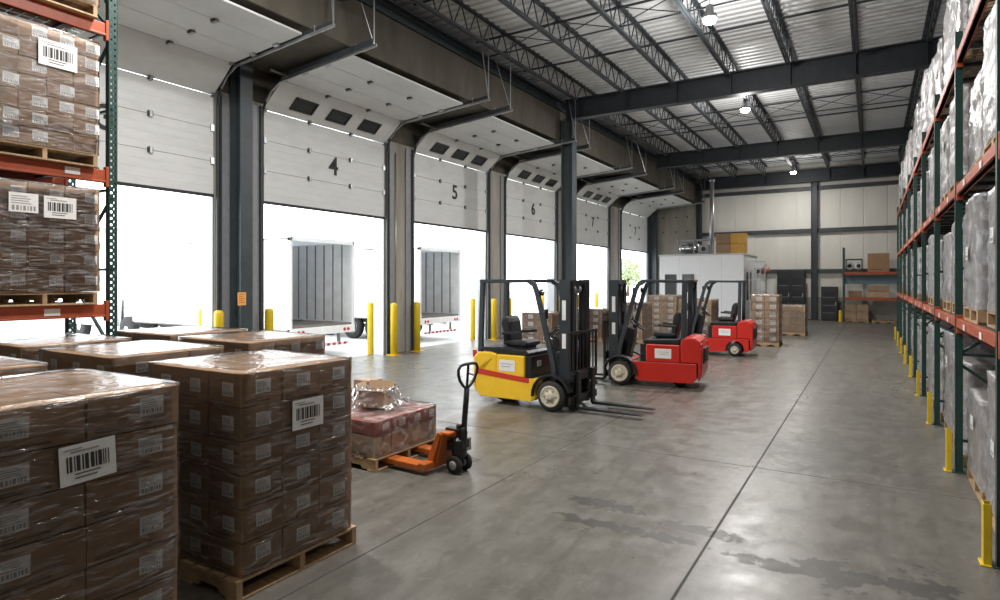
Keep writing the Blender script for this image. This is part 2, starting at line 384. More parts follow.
# ------------------------------------------------------------------ dock doors
def make_door(i, y0, y1, num, windows):
    w = y1 - y0; d = empty('door_%d' % (i + 1), (XW, (y0 + y1) / 2, 0)); struct(d, 'raised white sectional dock door number ' + num + (', the farthest one' if i == 5 else ''))
    hw = w / 2 - .02
    # path of the leaf in x,z (local): vertical, tilted, level
    def section(p, q, win):
        b = MB(); p = Vector((p[0], 0, p[1])); q = Vector((q[0], 0, q[1])); u = (q - p); ln = u.length; u.normalize(); nn = Vector((u.z, 0, -u.x))
        if nn.x < 0 and abs(nn.x) > .2: nn = -nn
        if abs(nn.x) <= .2 and nn.z > 0: nn = -nn
        mx = Matrix(((0, u.x, nn.x, p.x), (1, u.y, nn.y, 0), (0, u.z, nn.z, p.z), (0, 0, 0, 1)))   # local: x along width, y along section, z outwards
        b.box((-hw, .004, -.045), (hw, ln - .004, 0), M_door, mx); b.box((-hw, -.03, -.06), (hw, .03, -.046), M_door, mx)
        for r_ in (.12, .25, .37):
            if not win and abs(u.x) < .1: b.box((-hw + .02, ln * r_ * 2 - .004, 0), (hw - .02, ln * r_ * 2 + .004, .004), M_door, mx)
        o = b.obj('section', d, bevel=.01)
        if win:
            for k in (-1, 0, 1):
                f = MB(); cx = k * w * .27; a, c = w * .082, ln * .21; cy = ln * .46
                f.box((cx - a, cy - c, .002), (cx + a, cy - c + .05, .035), M_seal, mx); f.box((cx - a, cy + c - .05, .002), (cx + a, cy + c, .035), M_seal, mx)
                f.box((cx - a, cy - c, .002), (cx - a + .05, cy + c, .035), M_seal, mx); f.box((cx + a - .05, cy - c, .002), (cx + a, cy + c, .035), M_seal, mx)
                fo = f.obj('window_frame', o, bevel=.012)
                g = MB(); g.box((cx - a + .05, cy - c + .05, .002), (cx + a - .05, cy + c - .05, .012), M_glass, mx)
                g.obj('pane', fo)
        return o, mx, ln
    zs = [ZB + k * (6.08 - ZB) / 3 for k in range(4)]
    path = [((.0, zs[0]), (.0, zs[1]), 0), ((.0, zs[1]), (.0, zs[2]), 0), ((.0, zs[2]), (.0, zs[3]), 0), ((.0, zs[3]), (.66, 6.64), windows)]
    a0, a1 = (.66, 6.64), (2.75, 6.80)
    for k in range(3):
        t0, t1 = k / 3, (k + 1) / 3
        path.append(((a0[0] + (a1[0] - a0[0]) * t0, a0[1] + (a1[1] - a0[1]) * t0), (a0[0] + (a1[0] - a0[0]) * t1, a0[1] + (a1[1] - a0[1]) * t1), 0))
    for j, (p, q, wn) in enumerate(path):
        o, mx, ln = section(p, q, wn)
        if j > 0:
            h = MB()
            for f in (-.17, .17): h.cbox((f * w, 0, .02), (.10, .10, .035), M_joist, mx); h.cbox((f * w, 0, .045), (.05, .13, .025), M_steel, mx)
            for f in (-.485, .485): h.cbox((f * w, 0, .02), (.07, .14, .04), M_steel, mx)
            h.obj('hinges', o)
    s = MB(); s.box((-.05, -hw, ZB - .06), (.02, hw, ZB), M_seal); s.obj('bottom_seal', d, bevel=.01)
    for sg in (-1, 1):
        t = MB(); yy = sg * (w / 2 + .04)
        pts = [(.06, yy, .02), (.06, yy, ZH - .35), (.09, yy, ZH - .17), (.17, yy, ZH + .0), (.36, yy, ZH + .22), (.66, yy, 6.60), (1.0, yy, 6.63), (3.55, yy, 6.83)]
        for p, q in zip(pts, pts[1:]):
            t.bar(p, q, .03, .055, M_joist if p[2] < ZH else M_steel, up=(0, 1, 0) if abs(q[2] - p[2]) > 2 else (0, 0, 1))
        t.obj('track', d)
        a = MB(); a.box((.0, yy + sg * .03, .0), (.10, yy + sg * .07, ZH - .1), M_joist); a.box((-.0, yy - sg * .0, .0), (.03, yy + sg * .30, ZH - .1), M_grey)
        a.obj('jamb_angle', d)
        b2 = MB()
        b2.bar((1.0, yy + sg * .05, 6.70), (3.50, yy + sg * .05, 6.90), .04, .10, M_joist)
        b2.obj('track_angle', d)
        hg = MB()
        for xx, l in ((3.5, ZD), (3.42, 8.35)):
            hg.bar((3.5, yy + sg * .02, 6.85), (xx - (.28 if l < ZD else 0), yy + sg * .02 + (.25 * sg if l < ZD else 0), l - .05), .03, .012, M_steel)
        hg.bar((3.0, yy + sg * .02, 6.80), (3.0, yy + sg * .02, 6.95), .03, .012, M_steel)
        hg.obj('hanger_strap', d)
        rv = MB(); rv.box((-.40, sg * (w / 2 - .03), -.0), (-.03, sg * w / 2 + .0, ZH), M_steel); rv.obj('jamb_lining', d)
    sp = MB(); sp.tube([(.42, -w / 2 - .1, 6.88), (.42, w / 2 + .1, 6.88)], .03, M_steel)
    sp.obj('spring_shaft', d)
    nm = text_mesh(num, .66, .006, M_ink)
    o = inst('numeral', nm, d); o.rotation_euler = (R(90), 0, R(90)); o.location = (.014, .1 if i else -.08, zs[1] + .42)
for i, (y0, y1, nmr) in enumerate(DOORS): make_door(i, y0, y1, nmr, 0 < i < 5)

# ------------------------------------------------------------------ columns, girders, joists, lamps
def i_beam(b, p, q, w, h, tf, tw, m):
    """straight I section; p,q are centre ends; h vertical for horizontal beams"""
    p = Vector(p); q = Vector(q); d = (q - p).normalized()
    up = Vector((0, 0, 1)) if abs(d.z) < .9 else Vector((1, 0, 0))
    off = up * (h / 2 - tf / 2)
    b.bar(p + off, q + off, w, tf, m, up); b.bar(p - off, q - off, w, tf, m, up); b.bar(p, q, tw, h - 2 * tf, m, up)
def column(x, y, z1, label, h=.42, w=.36, M_steelc=M_steelc):
    o = empty('steel_column', (x, y, 0)); tag(o, label, 'column', 'dark steel columns')
    b = MB(); i_beam(b, (0, 0, .03), (0, 0, z1), w, h, .03, .02, M_steelc); b.obj('shaft', o)
    b = MB(); b.box((-.3, -.28, 0), (.3, .28, .03), M_steelc)
    for sx in (-.24, .24):
        for sy in (-.22, .22): b.lathe([(.02, 0), (.02, .06)], (sx, sy, .02), (0, 0, 1), M_steel, 6)
    b.obj('base_plate', o)
    return o
col1 = column(-11.72, 8.45, 6.9, 'dark steel column with orange notice, between docks 3 and 4', .36, .30)
column(-8.9, 19.2, 7.65, 'dark steel column between docks 5 and 6 carrying a roof girder')
column(-11.72, 25.3, 6.9, 'dark steel column between docks 6 and 7')
column(-11.72, 37.85, 6.9, 'dark steel column at the far end of the dock wall')
column(-2.75, YB - .33, 8.1, 'dark steel column against the middle of the back wall', .3, .26, M_steeld)
column(-9.0, YB - .33, 8.1, 'dark steel column where concrete pier meets the back panels', .3, .26, M_steeld)
n = MB(); n.box((0, -.10, 0), (.006, .10, .28), M_sign)
for k in range(5): n.box((.006, -.07, .05 + .045 * k), (.008, .07 - .04 * (k % 2), .07 + .045 * k), mat('notice_ink', (.55, .2, .03), .6))
o = n.obj('notice', loc=(-11.535, 8.33, 1.60)); tag(o, 'orange square notice on dark column between docks 3 and 4', 'sign')
b = MB(); b.box((0, -.06, 0), (.08, .06, .22), M_grey); o = b.obj('control_box', bevel=.01, loc=(-12.018, 13.8, 1.3)); tag(o, 'small grey control box on concrete pier between docks 4 and 5', 'control box')
cb = MB(); cb.tube([(.04, 0, -1.3), (.04, 0, 4.6)], .018, M_steel); cb.obj('conduit', o)

GZ0, GZ1 = 7.65, 8.33
for y, ex, lab in ((8.6, -9.0, 'nearest dark roof girder, just above the top edge of view'), (19.2, -9.0, 'deep dark steel roof girder crossing nearest in view'), (29.6, -9.0, 'second deep dark roof girder, beyond the nearest one'), (38.0, -9.0, 'dark roof girder running along the top of the back wall')):
    o = empty('roof_girder', (0, y, GZ0)); tag(o, lab, 'girder', 'roof girders')
    b = MB(); i_beam(b, (ex, 0, .34), (XR, 0, .34), .3, .68, .035, .02, M_steeld); b.obj('beam', o)
    for x in (-8.38, -6.78, -5.18, -3.58, -1.98, -.38, 1.22): b = MB(); b.box((x - .01, -.14, .04), (x + .01, .14, .64), M_steeld); b.obj('stiffener_plate', o)
JX = [-8.38, -6.78, -5.18, -3.58, -1.98, -.38, 1.22, 2.82]
def joist_meshes(L_):
    top = MB(); bot = MB(); web = MB(); zt, zb = .52, -.08; e = .55
    for s in (-.035, .035):
        top.box((s - .028, .02, zt - .02), (s + .028, L_ - .02, zt + .04), M_joist)
        bot.box((s - .024, e, zb - .02), (s + .024, L_ - e, zb + .035), M_joist)
    n = int((L_ - 2 * e) / .62); st = (L_ - 2 * e) / n
    web.bar((0, .06, zt), (0, e, zb), .028, .028, M_joist); web.bar((0, L_ - .06, zt), (0, L_ - e, zb), .028, .028, M_joist)
    for k in range(n):
        y0 = e + k * st
        web.bar((0, y0, zb), (0, y0 + st / 2, zt), .024, .024, M_joist); web.bar((0, y0 + st / 2, zt), (0, y0 + st, zb), .024, .024, M_joist)
    return top.mesh('top_chord'), bot.mesh('bottom_chord'), web.mesh('web')
bays = [(-2.0, 8.6, 'front'), (8.6, 19.2, 'nearest visible'), (19.2, 29.6, 'second'), (29.6, 38.0, 'farthest')]
for y0, y1, nm in bays:
    if nm == 'front': continue
    T, B_, W_ = joist_meshes(y1 - y0)
    for j, x in enumerate(JX):
        o = empty('roof_joist', (x, y0, 8.22))
        side = ['leftmost', 'second from left', 'third from left', 'fourth from left', 'third from right', 'second from right', 'rightmost', 'hidden rightmost'][j] if j < 7 else 'outermost right'
        tag(o, 'open web steel roof joist, %s in the %s roof bay' % (side, nm), 'joist', 'roof joists in the %s bay' % nm)
        inst('top_chord', T, o); inst('bottom_chord', B_, o); inst('web', W_, o)
    for f, w_ in ((.25, 'front'), (.5, 'middle'), (.75, 'rear')):
        o = MB(); yy = (y1 - y0) * f
        o.bar((-9.2, 0, .40), (XR, 0, .40), .045, .045, M_joist); 
        o2 = o.obj('bridging_rod', loc=(0, y0 + yy, 8.22)); tag(o2, 'dark %s bridging rod across the joists of the %s roof bay' % (w_, nm), 'rod', 'roof bridging')
        xb = MB()
        for x, x2 in zip(JX, JX[1:]):
            if f == .5: xb.bar((x, .03, .44), (x2, .03, -.06), .02, .02, M_joist); xb.bar((x, -.03, -.06), (x2, -.03, .44), .02, .02, M_joist)
        if f == .5: xb.obj('cross_brace', o2)
        lb = MB(); lb.bar((-9.2, 0, -.06), (XR, 0, -.06), .03, .03, M_joist)
        if f == .5: lb.obj('lower_rod', o2)

M_lens = emit('lamp_lens', (1., .94, .84), 40.)
LAMPS = [(-3.03, 13.8, 'highest in view'), (-3.6, 21.6, 'above the second roof bay'), (-3.5, 35.2, 'lowest and farthest, near the back wall'),
         (-3.05, 4.5, 'nearest, added out of view above the front of the aisle'), (-6.6, 4.5, 'added out of view above the stacked pallets')]  # last two are added above the frame to brighten the foreground
for x, y, w_ in LAMPS:
    o = empty('high_bay_light', (x, y, 7.85)); tag(o, 'round high bay ceiling lamp, ' + w_, 'lamp', 'high bay lamps')
    b = MB(); b.lathe([(.05, .30), (.08, .28), (.09, .12), (.15, .08), (.165, .0), (.14, -.01)], (0, 0, 0), (0, 0, 1), M_grey, 20); b.obj('housing', o)
    b = MB(); b.lathe([(.135, -.012), (.14, -.05), (.12, -.09), (.06, -.12), (0, -.125)], (0, 0, 0), (0, 0, 1), M_lens, 20); b.obj('lens', o)
    b = MB(); b.tube([(0, 0, .28), (0, 0, .88)], .01, M_steel); b.obj('hanger', o)
    LE = (430 if y < 30 else 170) if y > 10 else 290
    ld = bpy.data.lights.new('lamp_down_light', 'AREA'); ld.shape = 'DISK'; ld.size = .36; ld.energy = LE * .75; ld.color = (1., .98, .95)
    l = bpy.data.objects.new('lamp_down_light', ld); C.objects.link(l); l.parent = o; l.location = (0, 0, -.2)
    ld = bpy.data.lights.new('lamp_light', 'POINT'); ld.shadow_soft_size = .16; ld.energy = LE * .42; ld.color = (1., .98, .95)
    l = bpy.data.objects.new('lamp_light', ld); C.objects.link(l); l.parent = o; l.location = (0, 0, -.36)

# ------------------------------------------------------------------ bollards
def bollard(x, y, lab):
    o = empty('bollard', (x, y, 0 if x > XW - .42 else -.2)); tag(o, lab, 'bollard', 'yellow bollards')
    z = 1.5 if x > XW - .42 else 1.7
    b = MB(); b.lathe([(.10, 0), (.10, z - .06), (.085, z - .02), (.05, z), (.0, z + .003)], (0, 0, 0), (0, 0, 1), M_yel, 16); b.obj('post', o)
    b = MB(); b.box((-.16, -.16, 0), (.16, .16, .015), M_yel); b.obj('base_plate', o)
names = ['3', '4', '5', '6', '7', '7 beyond']
piers = [(DOORS[i][1], DOORS[i + 1][0], i) for i in range(5)]
for y0, y1, i in piers:
    a = 'between docks %s and %s' % (names[i], ('the last' if i == 4 else names[i + 1])) if i < 4 else 'between the last two docks'
    bollard(-11.76, y0 + (.12 if i else -.06), 'yellow bollard inside, near side of the pier ' + a)
    bollard(-11.76, y1 - .08 if i != 0 else y1 + .0, 'yellow bollard inside, far side of the pier ' + a)
    bollard(-12.75, y0 + .22, 'yellow bollard outdoors behind the pier ' + a)

# ------------------------------------------------------------------ pallets, cartons, loads
def pallet_parts(lx, ly, parent):
    """stringers run along x; top boards run along y"""
    b = MB(); n = 7; bw = lx / n * .80
    for k in range(n):
        x = -lx / 2 + bw / 2 + k * (lx - bw) / (n - 1); b.box((x - bw / 2, -ly / 2, .122), (x + bw / 2, ly / 2, .142), M_wood)
    b.obj('top_deck', parent, bevel=.003)
    me = None
    for y in (-ly / 2 + .025, 0, ly / 2 - .025):
        b = MB(); b.prism([(-lx / 2, .02), (-lx * .34, .02), (-lx * .34 + .03, .055), (-lx * .12 - .03, .055), (-lx * .12, .02), (lx * .12, .02), (lx * .12 + .03, .055), (lx * .34 - .03, .055), (lx * .34, .02), (lx / 2, .02), (lx / 2, .121), (-lx / 2, .121)], y - .022, y + .022, M_wood)
        b.obj('stringer', parent)
    b = MB()
    for x in (-lx / 2 + .06, -lx * .0, lx / 2 - .06): b.box((x - .06, -ly / 2, 0), (x + .06, ly / 2, .02), M_wood)
    b.obj('bottom_deck', parent, bevel=.003)
def pallet(x, y, z, lab, lx=1.2, ly=1.0, rz=0., group='wooden pallets on the floor'):
    o = empty('wooden_pallet', (x, y, z), rz); tag(o, lab, 'pallet', group); pallet_parts(lx, ly, o); return o
# one-mesh pallet for the racks (small in view)
b = MB()
for k in range(6): b.box((-.6 + k * .212, -.5, .12), (-.6 + k * .212 + .14, .5, .14), M_wood)
for y in (-.475, 0, .475):
    b.box((-.6, y - .022, .02), (.6, y + .022, .12), M_wood) if False else None
    for x in (-.54, 0, .54): b.box((x - .06, y - .04 if y else y - .05, .02), (x + .06, y + .04 if y else y + .05, .12), M_wood)
for x in (-.54, 0, .54): b.box((x - .06, -.5, 0), (x + .06, .5, .02), M_wood)
ME_PAL = b.mesh('wooden_pallet')

def carton_mesh(dx, dy, dz, m=M_card, tape=True):
    b = MB(); g = .004
    b.box((-dx / 2 + g, -dy / 2 + g, g), (dx / 2 - g, dy / 2 - g, dz - g), m)
    for s in (-1, 1):
        b.box((s * (dx / 2 - g), -dy * .42, dz * .10), (s * (dx / 2 - g + .0008), dy * .18, dz * .155), M_print); b.box((s * (dx / 2 - g), -dy * .42, dz * .175), (s * (dx / 2 - g + .0008), -dy * .12, dz * .21), M_print)
        b.box((-dx * .42, s * (dy / 2 - g), dz * .10), (dx * .18, s * (dy / 2 - g + .0008), dz * .155), M_print)
    if tape:
        t = .03
        if dx >= dy:
            b.box((-dx / 2 + g - .0006, -t, dz - g), (dx / 2 - g + .0006, t, dz - g + .0012), M_tape)
            for s in (-1, 1): b.box((s * (dx / 2 - g), -t, dz * .72), (s * (dx / 2 - g + .0012), t, dz - g), M_tape)
            b.box((-dx / 2 + g, -.002, dz - g + .0011), (dx / 2 - g, .002, dz - g + .002), M_inkg)
        else:
            b.box((-t, -dy / 2 + g, dz - g), (t, dy / 2 - g, dz - g + .0012), M_tape)
            for s in (-1, 1): b.box((-t, s * (dy / 2 - g), dz * .72), (t, s * (dy / 2 - g + .0012), dz - g), M_tape)
            b.box((-.002, -dy / 2 + g, dz - g + .0011), (.002, dy / 2 - g, dz - g + .002), M_inkg)
    return b.mesh('carton')
def label_mesh(w, h, big=False):
    """sheet in the y-z plane facing +x"""
    b = MB(); b.box((0, -w / 2, -h / 2), (.0014, w / 2, h / 2), M_label); x0, x1 = .0014, .0022
    rng = random.Random(3)
    if big:
        y = -w * .38
        while y < w * .38:
            bw = rng.choice((.006, .009, .014, .02)) * w / .3; b.box((x0, y, -h * .18), (x1, min(y + bw, w * .4), h * .22), M_ink); y += bw + rng.choice((.006, .01)) * w / .3
        for k, f in enumerate((.85, .6)): b.box((x0, -w * .25, -h * .27 - .02 * k * h / .2), (x1, w * .25 * f, -h * .24 - .02 * k * h / .2), M_ink)
        b.box((x0, -w * .3, h * .30), (x1, w * .2, h * .34), M_inkg); b.box((x0, -w * .42, h * .38), (x1, -w * .1, h * .41), M_inkg)
    else:
        for k in range(4):
            b.box((x0, -w * .42, h * .30 - k * h * .12), (x1, w * rng.uniform(.05, .4), h * .34 - k * h * .12), M_inkg)
        y = -w * .4
        while y < w * .36:
            bw = rng.choice((.004, .007, .01)); b.box((x0, y, -h * .40), (x1, y + bw, -h * .16), M_inkg); y += bw + .006
    return b.mesh('barcode_label' if big else 'carton_label')
def wrap_mesh(dx, dy, dz, seed, amp=.006, off=.012, m=M_film, top=True, waist=0., layers=6, name='stretch_wrap', sag=0.):
    b = MB(); x0, y0 = dx / 2 + off, dy / 2 + off; r = .03
    per = []; ns = 14
    def side(p, q, nrm):
        for k in range(ns): t = k / ns; per.append((Vector(p) * (1 - t) + Vector(q) * t, Vector(nrm)))
    side((-x0 + r, -y0, 0), (x0 - r, -y0, 0), (0, -1, 0)); side((x0, -y0 + r, 0), (x0, y0 - r, 0), (1, 0, 0))
    side((x0 - r, y0, 0), (-x0 + r, y0, 0), (0, 1, 0)); side((-x0, y0 - r, 0), (-x0, -y0 + r, 0), (-1, 0, 0))
    nz = max(8, int(dz / .045)); N = len(per); vs = []
    for k in range(nz + 1):
        z = (dz + off) * k / nz
        for p, n in per:
            q = Vector((p.x * 2.2 + seed * 3.1, p.y * 2.2, z * 7)); a = noise.noise(q) * amp + noise.noise(q * 2.7) * amp * .6
            a += waist * -abs(math.sin(PI * layers * k / nz)) * .0
            v = p + n * (a + amp * .5); vs.append((v.x, v.y, z))
    fs = [(k * N + i, k * N + (i + 1) % N, (k + 1) * N + (i + 1) % N, (k + 1) * N + i) for k in range(nz) for i in range(N)]
    if top:
        o = nz * N
        c = len(vs); G = 10; idx = {}
        # folded top: an inset ring then centre sheet
        ring = []
        for i in range(N):
            x, y, z = vs[o + i]; vs.append((x * .86, y * .86, z + noise.noise(Vector((x * 4, y * 4, seed))) * .006)); ring.append(c + i)
        fs += [(o + i, o + (i + 1) % N, c + (i + 1) % N, c + i) for i in range(N)]
        if top == 'full': fs.append(tuple(ring))
    b.add(vs, fs, m, True)
    return b.mesh(name)

LAB_S = label_mesh(.11, .085)
LAB_B = label_mesh(.30, .225, True)
def carton_load(x, y, z, nx, ny, nl, dx, dy, dz, lab, faces=('+x',), big=None, rz=0., group='shrink wrapped carton loads', seed=1, m=M_card, lw=1.0, film_top=True, skip=(), lab_prob=1., wrap=True, loff=None):
    """grid of nx*ny cartons, nl layers; big = (y, z) of large label on +x face"""
    o = empty('carton_load', (x, y, z), rz); tag(o, lab, 'pallet load', group)
    me = carton_mesh(dx, dy, dz, m); rg = random.Random(seed); lm = LAB_S
    for k in range(nl):
        for i in range(nx):
            for j in range(ny):
                edge = i in (0, nx - 1) or j in (0, ny - 1) or k == nl - 1
                if not edge or (i, j, k) in skip: continue
                jx, jy = rg.uniform(-.004, .004), rg.uniform(-.004, .004)
                c = inst('carton', me, o, ((i - (nx - 1) / 2) * dx + jx, (j - (ny - 1) / 2) * dy + jy, k * dz), 0, .006)
                if '+x' in faces and i == nx - 1 and rg.random() < lab_prob:
                    l = inst('carton_label', lm, c, (dx / 2 - .0028, dy * (loff[j] if loff else .26), dz * .56)); l.scale = (1, lw, lw); l.rotation_euler = (rg.uniform(-.03, .03), 0, 0)
                if '-y' in faces and j == 0 and rg.random() < lab_prob:
                    l = inst('carton_label', lm, c, (dx * .1, -dy / 2 + .0028, dz * .5), -PI / 2); l.scale = (1, lw, lw)
                if '+y' in faces and j == ny - 1:
                    l = inst('carton_label', lm, c, (dx * .1, dy / 2 - .0028, dz * .5), PI / 2); l.scale = (1, lw, lw)
    W, D, H = nx * dx, ny * dy, nl * dz
    if wrap:
        w = inst('stretch_wrap', wrap_mesh(W, D, H, seed, amp=.009, top='full'), o); w['label'] = 'clear crinkled stretch film'
    if big:
        for by, bz, sc, tilt in big:
            l = inst('barcode_label', LAB_B, o, (W / 2 + .022, by, bz)); l.scale = (1, sc, sc); l.rotation_euler = (tilt, 0, 0); l['label'] = 'large white barcode label'
    return o

ZP = .143
GR = 'shrink wrapped carton loads standing at front left'
def front_load(name, xr, yc, nx, ny, dx, dy, faces, lab, plab, big=None, seed=1, m=M_card, lw=1., nl=6, dz=.2245, loff=None):
    lx, ly = nx * dx, ny * dy
    xc = xr - lx / 2
    pallet(xc, yc, 0, plab, lx + .02, ly + .09)
    return carton_load(xc, yc, ZP, nx, ny, nl, dx, dy, dz, lab, faces, big, group=GR, seed=seed, m=m, lw=lw, loff=loff)
front_load('a', -3.53, 1.62, 3, 2, .4, .5, ('+x', '+y'), 'brown carton load nearest the camera with large barcode label, at lower left', 'wooden pallet under the nearest carton load at lower left', [(.0, 1.02, .9, .05)], 1, lw=1.2, loff=(-.14, .18))
front_load('b', -3.55, 3.06, 3, 3, .365, .333, ('+x', '-y'), 'brown carton load on visible pallet, right of the nearest load, barcode label upper right', 'wooden pallet showing under the carton load right of the nearest one', [(.04, 1.0, .95, .0)], 2, lw=1.1, loff=(.02, .05, .1))
front_load('c', -5.20, 1.62, 3, 2, .4, .5, ('+x', '-y'), 'brown carton load directly behind the nearest load, at the left edge', 'wooden pallet under the load behind the nearest load', None, 3)
front_load('d', -5.20, 3.06, 3, 3, .4, .333, ('+x', '-y'), 'brown carton load behind the one on the visible pallet', 'wooden pallet of the load in the middle of the group', None, 4)
front_load('e', -5.32, 4.42, 3, 3, .4, .333, ('+x', '-y'), 'brown carton load farthest right of the back row, before dock 4', 'wooden pallet of the load in the right of the back row', None, 5)
front_load('f', -6.80, 3.06, 2, 3, .4, .333, ('+x', '-y'), 'carton load in third row just in front of the left rack post', 'wooden pallet of the load just in front of the left rack post', None, 6)
front_load('g', -6.82, 4.50, 3, 3, .4, .333, ('+x', '-y'), 'carton load right of the left rack post, before dock 3', 'wooden pallet of the load right of the left rack post', None, 7)

# ------------------------------------------------------------------ racks
def beam_mesh(L_, h=.115, d=.05):
    b = MB(); b.box((-d / 2, 0, -h / 2), (d / 2, L_, h / 2), M_orange); b.box((-d / 2, 0, -h / 2), (d / 2 + .012, L_, -h / 2 + .025), M_orange)
    b.box((-d / 2 - .004, -.004, -h / 2 - .05), (d / 2 + .014, .03, h / 2 + .04), M_orange); b.box((-d / 2 - .004, L_ - .03, -h / 2 - .05), (d / 2 + .014, L_ + .004, h / 2 + .04), M_orange)
    return b.mesh('beam')
def post_mesh(h, holes, face):
    """C-section post, face = +1/-1 : side the perforated face looks to (x)"""
    b = MB(); f = face
    if holes:
        for y0, y1 in ((-.05, -.030), (-.008, .008), (.030, .05)): b.box((f * .030, y0, 0), (f * .034, y1, h), M_green)
        for y0, y1, o in ((-.030, -.008, 0), (.008, .030, .038)):
            z = -.02 + o
            while z < h: b.box((f * .030, y0, max(0, z)), (f * .034, y1, min(h, z + .05)), M_green); z += .076
    else: b.box((f * .030, -.04, 0), (f * .034, .04, h), M_green)
    for y in ((-.05, .046) if holes else (-.04, .036)): b.box((f * -.034, y, 0), (f * .034, y + .004, h), M_green)
    b.box((-.06, -.07, 0), (.06, .07, .008), M_green)
    return b.mesh('post')
def frame_parts(parent, y, depth, h, face, front_x, holes):
    """one upright frame: front post at front_x, rear post at front_x - face*depth"""
    rx = front_x - face * depth
    u = empty('upright_frame', (0, y, 0)); u.parent = parent
    inst('post', post_mesh(h, holes, face), u, (front_x, 0, 0)); inst('post', post_mesh(h, holes, face), u, (rx, 0, 0))
    b = MB(); z = .35; k = 0
    while z + .9 < h:
        b.bar((front_x, 0, z), (rx, 0, z), .03, .03, M_green); b.bar((front_x, 0, z if k % 2 else z + .85), (rx, 0, z + .85 if k % 2 else z), .03, .03, M_green); z += .95; k += 1
    b.obj('brace', u)
def deck_mesh(depth, L_):
    b = MB(); n = 22
    for k in range(n): y = .06 + (L_ - .12) * k / (n - 1); b.box((-depth / 2, y - .004, 0), (depth / 2, y + .004, .008), M_steel)
    for x in (-depth / 2 + .03, -depth * .25, 0, depth * .25, depth / 2 - .03): b.box((x - .005, .04, -.008), (x + .005, L_ - .04, 0), M_steel)
    for y in (L_ * .12, L_ * .37, L_ * .63, L_ * .88): b.box((-depth / 2, y - .03, -.045), (depth / 2, y + .03, -.008), M_joist)
    return b.mesh('wire_deck')
LV = [1.70, 3.16, 4.62]
def rack(name, front_x, face, ys, depth, h, levels, lab, holes, decks=True, group=None, beam_h=.115):
    o = empty(name, (0, 0, 0)); tag(o, lab, 'rack', group)
    for y in ys: frame_parts(o, y, depth, h, face, front_x, holes)
    rx = front_x - face * depth
    for y0, y1 in zip(ys, ys[1:]):
        L_ = y1 - y0 - .1; bm = beam_mesh(L_, beam_h)
        dm = deck_mesh(depth - .06, L_)
        for z in levels:
            inst('beam', bm, o, (front_x, y0 + .05, z - beam_h / 2), 0, .006)
            inst('beam', bm, o, (rx, y0 + .05, z - beam_h / 2), 0, .006)
            if decks: inst('wire_deck', dm, o, ((front_x + rx) / 2, y0 + .05, z - .009))
    return o
RY = [5.78 + 2.64 * k for k in range(-1, 9)]
XRK = .82
rr = rack('pallet_rack', XRK, -1, RY, 1.1, 4.86, LV, 'long green and orange pallet rack along the right side of the aisle', False)
lbm = MB(); lbm.box((-.003, -.06, -.03), (0, .06, .03), M_label)
LBM = lbm.mesh('location_label')
for y0 in RY[:-1]:
    for z in LV[:2]:
        for f in (.5, 1.6):
            l = inst('location_label', LBM, rr, (XRK - .03, y0 + f + .3, z - .06))
# yellow post guards
g = MB(); g.box((-.05, -.055, 0), (-.042, .055, .46), M_yel); g.box((-.05, -.055, 0), (.0, -.047, .46), M_yel); g.box((-.05, .047, 0), (.0, .055, .46), M_yel); g.box((-.07, -.07, 0), (-.0, .07, .012), M_yel)
GM = g.mesh('post_guard')
for k, y in enumerate(RY):
    o = inst('post_guard', GM, None, (XRK - .065, y, 0), 0, .004); tag(o, 'yellow steel post guard at the foot of the %s right rack upright' % (ORD[k - 1] + ' visible' if k else 'nearest unseen'), 'post guard', 'yellow post guards along the right rack')

rg = random.Random(11)
def rack_load(x, y, z, h, lab, seed, w=1.0, d=1.15, group='white wrapped loads in the right rack', plab=None, m=M_filmw):
    p = inst('wooden_pallet', ME_PAL, None, (x, y, z)); p.scale = (1, w, 1)
    tag(p, plab, 'pallet', 'pallets in the right rack')
    o = empty('pallet_load', (x, y, z + .1405)); tag(o, lab, 'pallet load', group)
    b = MB(); nl = max(3, round(h / .27)); dz = h / nl
    for k in range(nl):
        for i in range(2):
            for j in range(2):
                a = rg.uniform(.0, .012)
                b.box((-d / 2 + i * d / 2 + .004 + a, -w / 2 + j * w / 2 + .004 + a, k * dz + .002), (-d / 2 + (i + 1) * d / 2 - .004 - a, -w / 2 + (j + 1) * w / 2 - .004, (k + 1) * dz - .002), M_goods)
    b.obj('cartons', o)
    inst('stretch_wrap', wrap_mesh(d, w, h, seed, amp=.022, off=.014, m=m, top='full'), o)
    if rg.random() < .6:
        l = inst('shipping_label', LAB_S, o, (-d / 2 - .045, rg.uniform(-.2, .2), h * rg.uniform(.45, .75)), PI); l.scale = (1, 1.5, 1.5)
    return o
lvn = ['floor level', 'lowest beam level', 'middle beam level', 'top beam level']
sd = 20
for k in range(len(RY) - 1):
    for li, z0 in enumerate([0.] + LV):
        for s in (0, 1):
            if (k, li, s) in ((0, 1, 0), (0, 3, 0), (0, 2, 0), (4, 1, 1), (6, 0, 0)): continue
            y = RY[k] + (.72 if s == 0 else 1.97 if (k, li) == (0, 1) else 1.92)
            h = {0: rg.uniform(1.0, 1.3), 1: rg.uniform(.85, 1.12), 2: rg.uniform(.8, 1.1), 3: rg.uniform(.9, 1.4)}[li]
            if (k, li) == (1, 0): h = (1.15, .82)[s]
            if (k, li) == (0, 1): h = 1.0
            sd += 1
            bay = 'nearest' if k == 0 else ORD[k]
            w_ = 'nearer' if s == 0 else 'farther'
            rack_load(XRK + .03 + .61 + rg.uniform(-.02, .03), y, z0 + .002, h, 'white wrapped load in right rack, %s, %s bay, %s of two' % (lvn[li], bay, w_), sd, w=rg.uniform(.95, 1.04),
                      plab='wooden pallet in right rack, %s, %s bay, %s of two' % (lvn[li], bay, w_))

